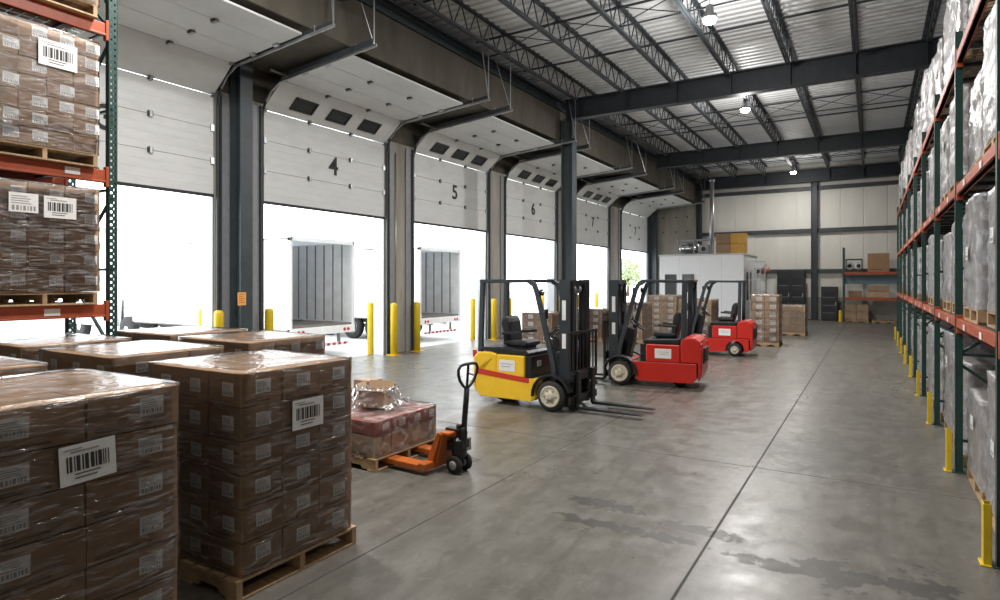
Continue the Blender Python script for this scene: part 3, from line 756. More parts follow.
# left rack
XL = -7.75
YP = 3.83
LVL = [1.84, 3.42, 5.15]
lr = rack('pallet_rack', XL, 1, [YP - 2.75, YP], 1.0, 6.8, LVL, 'green and orange pallet rack at the left edge, holding brown cartons', True, group=None, beam_h=.15)
l = inst('location_label', LBM, lr, (XL + .032, 3.2, 1.765)); l.scale = (1, 1.3, 1.3)
l = inst('location_label', LBM, lr, (XL + .032, 3.4, 3.36)); l.scale = (1, 1.3, 1.3)
GL = 'carton loads in the left rack'
for z, y, lab, pl in ((LVL[0], 3.1, 'on the lowest beam of the left rack', 0), (LVL[1], 3.1, 'on the middle beam of the left rack', 0), (LVL[0], 1.95, 'on the lowest beam of the left rack, cut by the left edge', 0), (LVL[1], 1.95, 'on the middle beam of the left rack, cut by the left edge', 0)):
    pallet(XL - .47, y, z + .002, 'wooden pallet ' + lab + (', beside the post' if y > 3 else ''), 1.15, 1.06, group='pallets in the left rack')
lw_ = carton_load(XL - .47, 3.12, LVL[0] + ZP + .003, 3, 3, 5, .38, .35, .235, 'brown carton load with white barcode label on the lowest beam of the left rack', ('+x',), [(.12, .93, 1.05, .0)], group=GL, seed=11, lw=1.2)
l = inst('document_pouch', LAB_S, lw_, (.57 + .022, -.22, .95)); l.scale = (1, 2.4, 2.4)
carton_load(XL - .47, 3.12, LVL[1] + ZP + .003, 3, 4, 7, .38, .26, .185, 'brown carton load in shiny film on the middle beam of the left rack', ('+x',), [(.10, 1.02, 1.25, .0)], group=GL, seed=12, lw=1.3, lab_prob=.55)
carton_load(XL - .47, 1.96, LVL[0] + ZP + .003, 3, 3, 5, .38, .35, .235, 'brown carton load cut by the left edge on the lowest beam', ('+x',), None, group=GL, seed=13)
carton_load(XL - .47, 1.96, LVL[1] + ZP + .003, 3, 4, 6, .38, .26, .185, 'brown carton load cut by the left edge on the middle beam', ('+x',), None, group=GL, seed=14)
pallet(XL - .47, 3.1, LVL[2] + .002, 'wooden pallet on the top beam of the left rack', 1.15, 1.06, group='pallets in the left rack')
carton_load(XL - .47, 3.12, LVL[2] + ZP + .003, 3, 3, 4, .38, .35, .235, 'brown carton load on the top beam of the left rack', ('+x',), None, group=GL, seed=15)
# low load on the floor under the left rack
pallet(XL - .5, 3.1, 0, 'wooden pallet on the floor under the left rack', 1.15, 1.04)
carton_load(XL - .5, 3.1, ZP, 3, 3, 6, .38, .34, .222, 'carton load standing on the floor under the left rack', ('+x',), None, group=GL, seed=16)

# ------------------------------------------------------------------ forklifts
def wheel(b, br, c, r, w, rim_r):
    x, y, z = c
    b.lathe([(r * .62, -w / 2), (r * .93, -w / 2), (r, -w / 2 + .03), (r, w / 2 - .03), (r * .93, w / 2), (r * .62, w / 2)], c, (0, 1, 0), M_rubber, 28)
    for s in (-1, 1):
        br.lathe([(rim_r, w / 2 - .04), (rim_r, w / 2 + .014), (rim_r * .86, w / 2 + .014), (rim_r * .76, w / 2 + .003), (rim_r * .42, w / 2 + .006), (rim_r * .38, w / 2 + .026), (rim_r * .1, w / 2 + .026)], c, (0, s, 0), M_rim, 24)
        for k in range(6):
            t = k * PI / 3; br.lathe([(.018, w / 2), (.018, w / 2 + .010)], (x + math.cos(t) * rim_r * .60, y, z + math.sin(t) * rim_r * .60), (0, s, 0), M_grey, 8)
def forklift(loc, rz, paint, lab, yellow=False, rear_arch=False, grp='electric forklifts', decal=True):
    o = empty('forklift', loc, rz); tag(o, lab, 'forklift', grp)
    # chassis skirt
    def arch(cx, cz, r, a0, a1, n=8): return [(cx + r * math.cos(R(a0 + (a1 - a0) * k / n)), cz + r * math.sin(R(a0 + (a1 - a0) * k / n))) for k in range(n + 1)]
    bot = [(-1.40, .12)]
    if rear_arch: bot = [(-1.44, .12)] + arch(-1.13, .19, .25, 196, -16)
    pl = bot + [(-.40, .12)] + arch(0, .25, .32, 195, 118, 5) + [(-.22, .50), (-1.5, .50), (-1.5, .2)]
    b = MB(); b.prism(pl, -.5, .5, paint); b.obj('chassis', o, bevel=.025)
    # counterweight
    cw = MB()
    if yellow: prof = [(-1.08, .505), (-1.08, .865), (-1.20, .89), (-1.46, .88), (-1.56, .80), (-1.58, .32), (-1.52, .16), (-1.515, .505)]
    else: prof = [(-1.19, .505), (-1.19, .92), (-1.25, 1.00), (-1.44, 1.02), (-1.55, .94), (-1.61, .78), (-1.60, .32), (-1.53, .14), (-1.515, .505)]
    cw.prism(prof, -.49, .49, paint); cwo = cw.obj('counterweight', o, bevel=.05, seg=4)
    gr = MB()
    for k in range(6): gr.box((-1.635, -.32, .52 + k * .05), (-1.60, .32, .545 + k * .05), M_black)
    gr.box((-1.615, -.34, .49), (-1.585, .34, .80), M_black); gr.obj('rear_grille', cwo)
    for s in (-1, 1):
        t = MB(); t.cbox((-1.58, s * .42, .84), (.05, .07, .12), M_redl); t.obj('tail_light', cwo, bevel=.01)
    # battery box side panel
    b = MB(); b.box((-1.075 if yellow else -1.185, -.492, .505), (-.52, .492, .86), paint); bb = b.obj('battery_box', o, bevel=.02)
    for s in (-1, 1):
        l = MB(); l.cbox((-.86, s * .494, .68), (.32, .006, .19), M_label); l.cbox((-.86, s * .4972, .71), (.24, .002, .012), M_steel); l.cbox((-.88, s * .4972, .665), (.18, .002, .012), M_steel)
        l.obj('decal', bb)
        if yellow:
            st = MB(); st.add([(-1.50, s * .505, .60), (-1.50, s * .505, .50), (-.42, s * .505, .42), (-.42, s * .505, .50), (-1.50, s * .4952, .60), (-1.50, s * .4952, .50), (-.42, s * .4952, .42), (-.42, s * .4952, .50)], [(0, 1, 2, 3), (4, 7, 6, 5), (0, 3, 7, 4), (1, 5, 6, 2), (0, 4, 5, 1), (2, 6, 7, 3)], M_stripe); st.obj('stripe', bb)
    b = MB(); b.prism([(-1.44, .905), (-1.20, .895), (-1.08, .868), (-.46, .865), (-.44, .90), (-.50, .95), (-1.05, .985), (-1.44, .965)] if yellow else [(-1.18, .865), (-.46, .865), (-.44, .90), (-.50, .95), (-1.18, .98)], -.46, .46, M_black); b.obj('seat_deck', o, bevel=.02)
    b = MB(); b.box((-.515, -.46, .505), (-.40, .46, .86), M_black); b.cbox((-.395, -.2, .72), (.02, .14, .10), M_grey); b.obj('front_panel', o, bevel=.015)
    b = MB(); b.box((-.52, -.49, .44), (-.36, .49, .502), M_black); b.box((-.36, -.36, .44), (.06, .36, .502), M_black); b.prism([(.03, .50), (.07, .50), (.07, .92), (.0, .96), (-.02, .88), (.03, .6)], -.30, .30, M_black); b.obj('floor_plate', o, bevel=.01)
    for s in (-1, 1):
        f = MB(); f.prism(arch(0, .25, .36, 185, 15, 10) + arch(0, .25, .325, 15, 185, 10), s * .385, s * .555, M_black); f.obj('fender', o, bevel=.008)
        wt, wr = MB(), MB(); wheel(wt, wr, (0, 0, 0), .25, .15, .175); w = wt.obj('front_wheel', o, loc=(0, s * .47, .25)); wr.obj('rim', w)
        wt, wr = MB(), MB(); wheel(wt, wr, (0, 0, 0), .19, .16, .11); w = wt.obj('rear_wheel', o, loc=(-1.13, s * (.43 if rear_arch else .12), .19)); wr.obj('rim', w)
    ax = MB(); ax.lathe([(.07, -.36), (.07, .36)], (0, 0, .25), (0, 1, 0), M_black, 12); ax.box((-.15, -.3, .14), (.05, .3, .43), M_black); ax.obj('axle', o)
    # steering
    b = MB(); b.prism([(-.10, .5), (.06, .5), (.04, .88), (-.06, 1.16), (-.22, 1.12), (-.19, .88)], -.15, .15, M_black); b.tube([(-.16, 0, 1.10), (-.23, 0, 1.20)], .03, M_black); sc = b.obj('steering_column', o, bevel=.015)
    sw = MB(); c = Vector((-.24, 0, 1.21)); ax_ = Vector((-.6, 0, .8)); u = Vector((.8, 0, .6)); v = Vector((0, 1, 0))
    sw.tube([c + (u * math.cos(t) + v * math.sin(t)) * .17 for t in [2 * PI * k / 24 for k in range(24)]], .016, M_black, 8, True)
    for t in (0.3, 2.4, 4.5): sw.tube([c, c + (u * math.cos(t) + v * math.sin(t)) * .165], .012, M_black, 6)
    sw.tube([c + u * .15, c + u * .15 + ax_ * .07], .018, M_black); sw.obj('steering_wheel', sc)
    lv = MB()
    for k in range(3): lv.tube([(-.12, -.10 - .05 * k, 1.05), (-.22, -.18 - .06 * k, 1.19)], .009, M_steel, 6); lv.lathe([(.018, 0), (.022, .02), (.0, .04)], (-.22, -.18 - .06 * k, 1.18), (-.3, 0, 1), M_black, 8)
    lv.obj('control_lever', sc)
    # seat
    b = MB(); b.prism([(-1.08, .99), (-.64, .985), (-.60, 1.04), (-.64, 1.09), (-1.0, 1.08), (-1.08, 1.06)], -.24, .24, M_vinyl); b.box((-1.05, -.18, .94), (-.66, .18, 1.0), M_vinyl); se = b.obj('seat', o, bevel=.03, seg=3)
    b = MB(); b.prism([(-1.08, 1.05), (-.96, 1.07), (-1.01, 1.40), (-1.06, 1.50), (-1.14, 1.50), (-1.17, 1.38)], -.22, .22, M_vinyl); b.obj('backrest', se, bevel=.04, seg=3)
    for s in (-1, 1):
        b = MB(); b.bar((-1.1, s * .27, 1.20), (-.72, s * .27, 1.23), .05, .05, M_vinyl); b.bar((-1.05, s * .27, 1.02), (-1.05, s * .27, 1.20), .04, .03, M_vinyl); b.obj('armrest', se, bevel=.012)
    # overhead guard
    g = empty('overhead_guard'); g.parent = o
    zt = 2.12
    for s in (-1, 1):
        b = MB(); b.bar((-1.45 if yellow else -1.24, s * .42, .88), (-1.42 if yellow else -1.26, s * .40, zt), .06, .09, M_steeld, up=(1, 0, 0)); b.obj('rear_post', g, bevel=.01)
        b = MB(); pts = [(.04, s * .46, .5), (.02, s * .46, .75), (-.30, s * .43, 1.92), (-.36, s * .42, 2.05), (-.46, s * .41, zt - .01)]
        for p, q in zip(pts, pts[1:]): b.bar(p, Vector(q) + (Vector(q) - Vector(p)).normalized() * .01, .055, .08, M_steeld, up=(1, 0, 0))
        b.obj('front_post', g)
        b = MB(); b.bar((-.42, s * .41, zt), (-1.47 if yellow else -1.34, s * .40, zt - .01), .06, .06, M_steeld); b.obj('side_rail', g, bevel=.01)
    for k in range(7):
        b = MB(); x = -.46 - k * (.16 if yellow else .14); b.bar((x, -.41, zt + .01), (x, .41, zt + .01), .05, .03, M_steeld); b.obj('roof_bar', g)
    for s in (-1, 1):
        hl = MB(); hl.lathe([(.03, 0), (.055, .03), (.06, .07), (.0, .07)], (-.30, s * .36, 1.93), (1, 0, 0), M_black, 12); hl.lathe([(.048, .071), (.0, .074)], (-.30, s * .36, 1.93), (1, 0, 0), M_chrome, 12); hl.obj('work_light', g)
        mr = MB(); mr.tube([(-.20, s * .46, 1.60), (-.10, s * .52, 1.62)], .01, M_black, 6); mr.cbox((-.08, s * .52, 1.58), (.02, .1, .16), M_black); mr.obj('mirror', g, bevel=.005)
    # mast
    mt = empty('mast', (-.17, 0, 0)); mt.parent = o
    for s in (-1, 1):
        b = MB(); b.box((.25, s * .355 - .02, .07), (.44, s * .355 + .02, 2.14), M_steeld); b.box((.27, s * .37, .07), (.29, s * (.37 - .07), 2.14), M_steeld); b.box((.40, s * .37, .07), (.42, s * (.37 - .07), 2.14), M_steeld); ro = b.obj('outer_rail', mt)
        d = MB()
        for z0, z1 in ((1.48, 1.80), (1.02, 1.26)): d.box((.30, s * .376, z0), (.37, s * .379, z1), M_label)
        d.obj('decal_strip', ro)
        b = MB(); b.box((.31, s * .28 - .015, .09), (.45, s * .28 + .015, 2.10), M_black); b.box((.43, s * .28, .09), (.45, s * .22, 2.10), M_black); b.obj('inner_rail', mt)
        b = MB(); b.lathe([(.032, 0), (.032, 1.25), (.02, 1.26), (.02, 1.9), (.03, 1.92), (.03, 1.96)], (.24, s * .24, .12), (0, 0, 1), M_black, 12); b.obj('lift_cylinder', mt)
        b = MB(); b.box((.33, s * .10 - .015, .4), (.345, s * .10 + .015, 1.98), M_grey); b.obj('lift_chain', mt)
        b = MB(); b.tube([(.28, s * .30, .56), (.10, s * .26, .53)], .03, M_steel, 8); b.obj('tilt_cylinder', mt)
        b = MB(); b.tube([(.36, s * .17, .5), (.36, s * .17, 1.9), (.33, s * .15, 2.0), (.29, s * .14, 1.9), (.29, s * .14, .6)], .012, M_rubber, 6); b.obj('hose', mt)
    for z in (.16, 1.15, 2.08): b = MB(); b.box((.265, -.36, z - .05), (.30, .36, z + .05), M_steeld); b.obj('crossmember', mt)
    for z in (.30, 2.02): b = MB(); b.box((.35, -.27, z - .04), (.39, .27, z + .04), M_black); b.obj('crossmember', mt)
    if rear_arch: b = MB(); b.box((.22, -.40, 2.10), (.46, .40, 2.17), mat('rust_bracket', (.30, .10, .04), .6)); b.obj('mast_cap', mt, bevel=.01)
    pu = MB(); pu.lathe([(.07, -.03), (.07, .03)], (.34, -.10, 1.98), (0, 1, 0), M_grey, 16); pu.lathe([(.07, -.03), (.07, .03)], (.34, .10, 1.98), (0, 1, 0), M_grey, 16); pu.obj('chain_pulley', mt)
    ca = empty('carriage', (-.17, 0, 0)); ca.parent = o
    b = MB()
    for z in (.20, .56): b.box((.47, -.50, z - .06), (.52, .50, z + .06), M_black)
    for s in (-1, 1): b.box((.40, s * .20 - .02, .12), (.48, s * .20 + .02, .66), M_black)
    b.obj('fork_carriage', ca, bevel=.005)
    b = MB(); 
    for s in (-1, 1): b.bar((.50, s * .50, .55), (.50, s * .50, 1.28), .04, .03, M_black)
    for k in range(1, 8): y = -.50 + k / 8; b.bar((.50, y, .60), (.50, y, 1.27), .018, .018, M_black)
    b.bar((.50, -.52, 1.28), (.50, .52, 1.28), .03, .04, M_black); b.bar((.50, -.5, .64), (.50, .5, .64), .03, .04, M_black); b.obj('load_backrest', ca)
    for s in (-1, 1):
        b = MB(); b.prism([(.525, .66), (.525, .09), (.56, .045), (1.62, .06), (1.62, .075), (.60, .095), (.57, .12), (.57, .66)], s * .27 - .055, s * .27 + .055, M_black); b.obj('fork', ca, bevel=.005)
    return o
forklift((-4.42, 9.40, 0), R(-2), M_fy, 'yellow electric forklift with red stripe, forks pointing right', yellow=True)
forklift((-4.45, 12.45, 0), R(186), M_fr, 'red forklift nearer the camera, mast beside the yellow one', False)
forklift((-4.45, 18.6, 0), R(182), M_fr, 'farther red forklift, with small rear wheel showing, before the pallets', False, True)

# ------------------------------------------------------------------ pallet jack
def pallet_jack(loc, rz):
    o = empty('pallet_jack', loc, rz); tag(o, 'orange hand pallet jack with upright black handle, under the low load', 'pallet jack')
    for s in (-1, 1):
        f = MB(); f.prism([(-.30, .05), (-.30, .115), (-1.40, .115), (-1.50, .095), (-1.50, .05)], s * .27 - .08, s * .27 + .08, M_jack)
        fo = f.obj('fork', o, bevel=.012)
        r_ = MB(); r_.lathe([(.035, -.05), (.035, .05)], (-1.26, s * .27, .036), (0, 1, 0), M_rubber, 14); r_.obj('load_roller', fo)
    b = MB()
    b.prism([(-.31, .05), (-.20, .05), (-.10, .42), (-.12, .455), (-.155, .455), (-.24, .13)], -.17, .17, M_jack); b.box((-.315, -.34, .05), (-.205, .34, .13), M_jack); b.box((-.155, -.16, .42), (-.02, .16, .455), M_jack); fr = b.obj('frame', o, bevel=.012)
    for s in (-1, 1): b = MB(); b.prism([(-.31, .115), (-.22, .115), (-.10, .44), (-.15, .455)], s * .19 - .012, s * .19 + .012, M_jack); b.obj('gusset', fr)
    b = MB(); b.lathe([(.075, .17), (.085, .20), (.085, .36), (.05, .38), (.035, .40), (.035, .52), (.02, .53)], (.0, 0, 0), (0, 0, 1), M_black, 18); b.box((-.12, -.07, .24), (.02, .07, .34), M_black); b.cbox((.02, .09, .30), (.10, .08, .14), M_grey); b.box((-.16, -.05, .44), (.03, .05, .48), M_black); b.obj('hydraulic_pump', o, bevel=.006)
    for s in (-1, 1):
        w = MB(); w.lathe([(.05, -.028), (.088, -.028), (.098, -.018), (.098, .018), (.088, .028), (.05, .028)], (0, s * .09, .098), (0, 1, 0), M_rubber, 24); wo = w.obj('steer_wheel', o)
        h = MB(); h.lathe([(.05, -.03), (.05, .03), (.02, .034)], (0, s * .09, .098), (0, s, 0), M_grey, 18); h.obj('hub', wo)
    b = MB(); b.tube([(0, -.11, .098), (0, .11, .098)], .018, M_black); b.box((-.03, -.03, .09), (.03, .03, .2), M_black); b.obj('axle', o)
    hs = MB(); hs.tube([(.05, 0, .32), (.06, 0, .45), (.07, 0, .52)], [.05, .045, .03], M_black, 10); hs.tube([(.066, 0, .50), (.105, 0, .93)], .033, M_black, 10)
    hs.box((-.02, -.06, .28), (.09, .06, .36), M_black); sh = hs.obj('handle_shaft', o)
    c0 = Vector((.105, 0, .93)); up = Vector((.075, 0, .997)); sd_ = Vector((0, 1, 0))
    prof = [(0, 0), (.07, .04), (.13, .10), (.165, .17), (.17, .225), (.14, .265), (.07, .275), (0, .275), (-.07, .275), (-.14, .265), (-.17, .225), (-.165, .17), (-.13, .10), (-.07, .04)]
    lp = MB(); lp.tube([c0 + sd_ * a + up * c for a, c in prof], .017, M_black, 8, True); lp.obj('grip_loop', sh)
    lv = MB(); lv.tube([c0 + up * .0, c0 + up * .26], .015, M_black, 8); lv.tube([c0 + up * .17 + sd_ * .01, c0 + up * .14 + sd_ * .10], .009, M_grey, 6); lv.obj('release_lever', sh)
    return o
pallet_jack((-3.90, 5.55, 0), R(-3))

# ------------------------------------------------------------------ broken-open low load on pallet
PX, PY = -5.28, 5.62
pallet(PX, PY, 0, 'wooden pallet carried on the orange pallet jack', 1.22, 1.16)
low = carton_load(PX, PY, ZP, 3, 4, 1, .39, .28, .235, 'low broken-open carton load on the jack pallet', (), None, group=None, seed=31, m=M_card_l, wrap=False)
me2 = carton_mesh(.39, .28, .165, M_redbox); 
for i in range(3):
    for j in range(4):
        c = inst('carton', me2, low, ((i - 1) * .39, (j - 1.5) * .28, .236), 0, .006); c['label'] = 'reddish printed carton'
        if i == 2: l = inst('carton_label', LAB_S, c, (.19, .05, .09))
w = inst('stretch_wrap', wrap_mesh(1.17, 1.12, .41, 31, amp=.012, off=.012, m=film('loose_film', .05, .5, (.7, .71, .73), .14, (2, 2, 3), 4., .8), top='full'), low)
ZL = ZP + .41
def open_carton(x, y, z, rz, d, lab, m=M_card_l, flap=1.0):
    o = empty('open_carton', (x, y, z), rz); tag(o, lab, 'carton'); dx, dy, dz = d; t = .006
    b = MB(); b.box((-dx / 2, -dy / 2, 0), (dx / 2, dy / 2, t), m)
    b.box((-dx / 2, -dy / 2, t), (-dx / 2 + t, dy / 2, dz), m); b.box((dx / 2 - t, -dy / 2, t), (dx / 2, dy / 2, dz), m); b.box((-dx / 2 + t, -dy / 2, t), (dx / 2 - t, -dy / 2 + t, dz), m); b.box((-dx / 2 + t, dy / 2 - t, t), (dx / 2 - t, dy / 2, dz), m); b.obj('body', o)
    for ax, s, ang in (('x', 1, 35), ('x', -1, 60), ('y', 1, 75), ('y', -1, 20)):
        f = MB(); L_ = min(dx, dy) * .48 * flap; a = R(ang); cx, cz = math.cos(a) * L_, math.sin(a) * L_
        if ax == 'x': f.bar((s * dx / 2, 0, dz), (s * (dx / 2 + cx), 0, dz + cz), dy * .96, t, m)
        else: f.bar((0, s * dy / 2, dz), (0, s * (dy / 2 + cx), dz + cz), dx * .96, t, m)
        f.obj('flap', o)
    return o
oc = open_carton(-5.22, 5.66, ZL + .022, R(20), (.34, .30, .19), 'brown carton torn open amid film on the low load', flap=.7)
def closed(x, y, z, rz, d, lab, m=M_card_l):
    o = inst('carton', carton_mesh(*d, m), None, (x, y, z), rz, .006); tag(o, lab, 'carton'); return o
closed(-5.715, 6.03, ZL + .022, 0, (.28, .26, .24), 'small closed brown carton at the rear right of the low load')
closed(-5.715, 5.40, ZL + .022, 0, (.28, .40, .17), 'flat closed brown carton at the rear left of the low load')
# crumpled film sheet
b = MB(); n = 26; vs = []
for i in range(n):
    for j in range(n):
        u, v = i / (n - 1) - .5, j / (n - 1) - .5; r_ = math.hypot(u, v)
        z = .012 + max(0, .17 * math.exp(-((r_ - .36) / .09) ** 2)) + abs(noise.noise(Vector((u * 9, v * 9, 4)))) * .09 + noise.noise(Vector((u * 22, v * 22, 1))) * .02
        vs.append((u * .70, v * .62, max(z * 1.25, .012)))
b.add(vs, [(i * n + j, (i + 1) * n + j, (i + 1) * n + j + 1, i * n + j + 1) for i in range(n - 1) for j in range(n - 1) if math.hypot(i / (n - 1) - .48, j / (n - 1) - .48) > .27], MATS['loose_film'], True)
o = b.obj('torn_film', oc); o['label'] = 'crumpled clear plastic film bunched around the torn-open carton'

# ------------------------------------------------------------------ loads in the middle and back of the hall
GM_ = 'carton loads behind the forklifts'
def far_load(x, y, nx, ny, nl, dx, dy, dz, lab, plab, seed, m=M_card_l, faces=('+x',)):
    pallet(x, y, 0, plab, nx * dx + .03, ny * dy + .03, group='pallets behind the forklifts')
    carton_load(x, y, ZP, nx, ny, nl, dx, dy, dz, lab, faces, None, group=GM_, seed=seed, m=m, lw=1.6)
far_load(-3.0, 22.0, 2, 2, 6, .42, .44, .255, 'tall wrapped carton stack right of the farther red forklift', 'pallet under the tall stack right of the farther red forklift', 41, faces=('+x', '-y'))
far_load(-2.75, 27.0, 2, 2, 4, .52, .55, .26, 'low pale carton load in front of the black cabinets', 'pallet under the low pale load in front of the black cabinets', 42)
far_load(-5.2, 22.0, 2, 2, 5, .55, .6, .27, 'wrapped carton load seen through the farther red forklift', 'pallet of the load seen through the farther red forklift', 43, faces=('-y',))
far_load(-7.2, 20.8, 2, 2, 5, .55, .6, .25, 'carton load seen through the nearer red forklift cab', 'pallet of the load seen through the nearer red forklift cab', 44, faces=('-y',))
far_load(-8.6, 20.6, 2, 2, 4, .55, .55, .25, 'carton load left of the nearer red forklift mast', 'pallet of the load left of the nearer red forklift mast', 45, m=M_card, faces=('-y',))
far_load(-9.2, 18.0, 2, 2, 4, .55, .6, .24, 'carton load between the yellow forklift mast and the red one', 'pallet of the load between the yellow and red forklift masts', 46, m=M_card, faces=('-y',))
far_load(-7.0, 24.3, 2, 2, 6, .55, .6, .24, 'carton load before the white cabin front', 'pallet of the load before the white cabin front', 47, faces=('-y',))

# white cabin
cb = empty('cabin', (-7.5, 34.0, 0)); tag(cb, 'flat roofed white cabin room near the back left corner', 'cabin')
b = MB(); b.box((-2.1, -2., 0), (2.1, 2., 3.45), M_white); x = -2.1
for x in (-1.05, 0., 1.05): b.box((x - .01, -2.006, .05), (x + .01, -1.99, 3.4), M_steel)
bo = b.obj('walls', cb, bevel=.01)
b = MB(); b.box((-2.14, -2.04, 3.45), (2.14, 2.04, 3.53), M_steel); b.obj('roof_edge', cb, bevel=.01)
for yy in (-1.0, -.1):
    b = MB(); b.box((2.1, yy - .25, 1.2), (2.12, yy + .25, 2.6), M_joist); wf = b.obj('side_window', cb)
    g = MB(); g.box((2.12, yy - .21, 1.25), (2.124, yy + .21, 2.55), M_glass); g.obj('pane', wf)
for xx in (-1.5, -.6):
    b = MB(); b.box((xx - .3, -2.03, 1.1), (xx + .3, -2.0, 2.5), M_joist); wf = b.obj('front_window', cb)
    g = MB(); g.box((xx - .25, -2.034, 1.15), (xx + .25, -2.03, 2.45), M_glass); g.obj('pane', wf)
# machine on the cabin roof
o = empty('compressor', (-7.95, 32.9, 3.53)); tag(o, 'grey machine in a metal frame on the cabin roof', 'machine')
b = MB(); b.lathe([(.0, -.5), (.22, -.48), (.28, -.3), (.28, .3), (.22, .48), (0, .5)], (-.3, 0, .36), (1, 0, 0), M_chrome, 18); b.obj('tank', o)
b = MB(); b.box((.2, -.3, .06), (.75, .3, .5), M_grey); b.lathe([(.12, 0), (.12, .05)], (.48, -.32, .28), (0, 1, 0), M_black, 14); b.obj('motor_case', o, bevel=.02)
b = MB()
for sx in (-.85, 0, .85):
    for sy in (-.38, .38): b.bar((sx, sy, 0), (sx, sy, .78), .05, .05, M_grey)
for sy in (-.38, .38):
    for z in (.03, .76): b.bar((-.92, sy, z), (.92, sy, z), .05, .05, M_grey)
for sx in (-.9, .9): b.bar((sx, -.38, .76), (sx, .38, .76), .05, .05, M_grey)
b.obj('frame', o)
p = MB(); p.tube([(0, 0, 0), (0, 0, 3.9)], .11, M_steel, 14); p.tube([(0, 0, 3.9), (0, 0, 4.0)], .15, M_steel, 14); p.tube([(0, 0, 0), (0, 0, .06)], .17, M_steel, 14)
o = p.obj('vent_pipe', loc=(-7.25, 33.55, 3.53)); tag(o, 'vertical grey vent pipe rising from the cabin roof', 'pipe')
for k, (x, y, zz, lab) in enumerate(((-6.5, 32.9, 0, 'brown crate, lower one at the left on the cabin roof'), (-6.5, 32.9, .52, 'brown crate stacked on another at the left on the cabin roof'), (-5.78, 32.9, 0, 'amber crate, lower one at the right on the cabin roof'), (-5.78, 32.9, .52, 'amber crate stacked at the right on the cabin roof'))):
    o = empty('crate', (x, y, 3.531 + zz)); tag(o, lab, 'crate', 'crates on the cabin roof'); m_ = M_card if k < 2 else M_oran2
    b = MB(); b.box((-.34, -.3, 0), (.34, .3, .03), m_)
    for s in (-1, 1): b.box((-.34, s * .3 - .012, .03), (.34, s * .3 + .012, .5), m_); b.box((s * .34 - .012, -.3, .03), (s * .34 + .012, .3, .5), m_)
    b.obj('body', o)
    for s in (-1, 1):
        b = MB(); b.bar((-.36, s * .318, .48), (.36, s * .318, .48), .03, .05, m_); b.obj('rim', o)
        for z in (.16, .36): b = MB(); b.bar((-.36, s * .318, z), (.36, s * .318, z), .012, .05, m_); b.obj('rib', o)

# black cabinets on the back wall, wire shelf, hose reel
def black_cabinet(x, y, w, h, lab, doors=2, bars=True):
    o = empty('equipment_cabinet', (x, y, 0)); tag(o, lab, 'cabinet')
    b = MB(); b.box((-w / 2, -.35, .08), (w / 2, .35, h), M_black); b.box((-w / 2 + .03, -.32, 0), (w / 2 - .03, .32, .08), M_black); b.obj('body', o, bevel=.01)
    for k in range(doors):
        x0 = -w / 2 + k * w / doors; x1 = x0 + w / doors
        d = MB(); d.box((x0 + .03, -.375, .15), (x1 - .03, -.35, h - .06), M_black); do = d.obj('door', o, bevel=.006)
        hn = MB(); hn.cbox((x1 - .1, -.39, h * .5), (.03, .03, .2), M_steel); hn.obj('handle', do)
        g = MB()
        for q, z in enumerate((h * .25, h * .47, h * .70)): g.box((x0 + .1, -.381, z), (x1 - .16, -.3755, z + h * .14), M_glass); g.box((x0 + .08, -.385, z - .03), (x1 - .14, -.3755, z - .012), M_grey)
        g.obj('panel_glass', do)
    return o
black_cabinet(-3.85, 37.7, 1.4, 2.75, 'wide black cabinet with shelves of gear against the back wall')
black_cabinet(-1.96, 37.7, .8, 1.85, 'narrow black cabinet beside the back wall column', 1)
o = empty('wire_shelf', (-4.98, 33.4, 0), R(90)); tag(o, 'tall grey wire shelf beside the cabin side wall', 'shelf')
for sx in (-.8, .8):
    for sy in (-.25, .25): b = MB(); b.bar((sx, sy, 0), (sx, sy, 3.2), .035, .035, M_steel); b.obj('post', o)
for z in (.4, 1.0, 1.6, 2.2, 2.8, 3.15):
    b = MB()
    for k in range(6): b.bar((-.8, -.25 + k * .1, z), (.8, -.25 + k * .1, z), .012, .012, M_steel)
    for sx in (-.8, .8): b.bar((sx, -.25, z), (sx, .25, z), .02, .03, M_steel)
    b.obj('shelf', o)
o = empty('hose_reel', (-4.62, 36.9, 3.0)); tag(o, 'red hose reel hanging beside the wire shelf', 'hose reel')
o.location = (-5.05, 36.75, 2.75)
b = MB(); b.lathe([(.21, -.10), (.21, -.07), (.10, -.06), (.10, .06), (.21, .07), (.21, .10)], (0, 0, 0), (0, 1, 0), mat('reel_red', (.42, .16, .15), .5), 22); b.obj('drum', o)
b = MB(); b.box((-.03, .11, -2.75), (.03, .16, .35), M_grey); b.box((-.2, -.1, -2.75), (.2, .25, -2.71), M_grey); b.obj('stand', o)
b = MB(); b.lathe([(.15, -.055), (.17, 0), (.15, .055)], (0, 0, 0), (0, 1, 0), M_white, 22); b.obj('hose', o)
o = empty('drum', (-3.35, 36.6, 0));
b = MB(); b.lathe([(.22, 0), (.225, .04), (.21, .06), (.21, .38), (.225, .40), (.21, .42), (.21, .70), (.22, .74), (0, .745)], (0, 0, 0), (0, 0, 1), M_yel, 20); b.obj('shell', o); tag(o, 'small yellow drum at the foot of the back wall column', 'drum'); o.location = (-1.42, 37.1, 0); o.scale = (.45, .45, .8)
b = MB(); b.lathe([(.05, .745), (.05, .77)], (0, .1, 0), (0, 0, 1), M_black, 10); b.obj('cap', o)

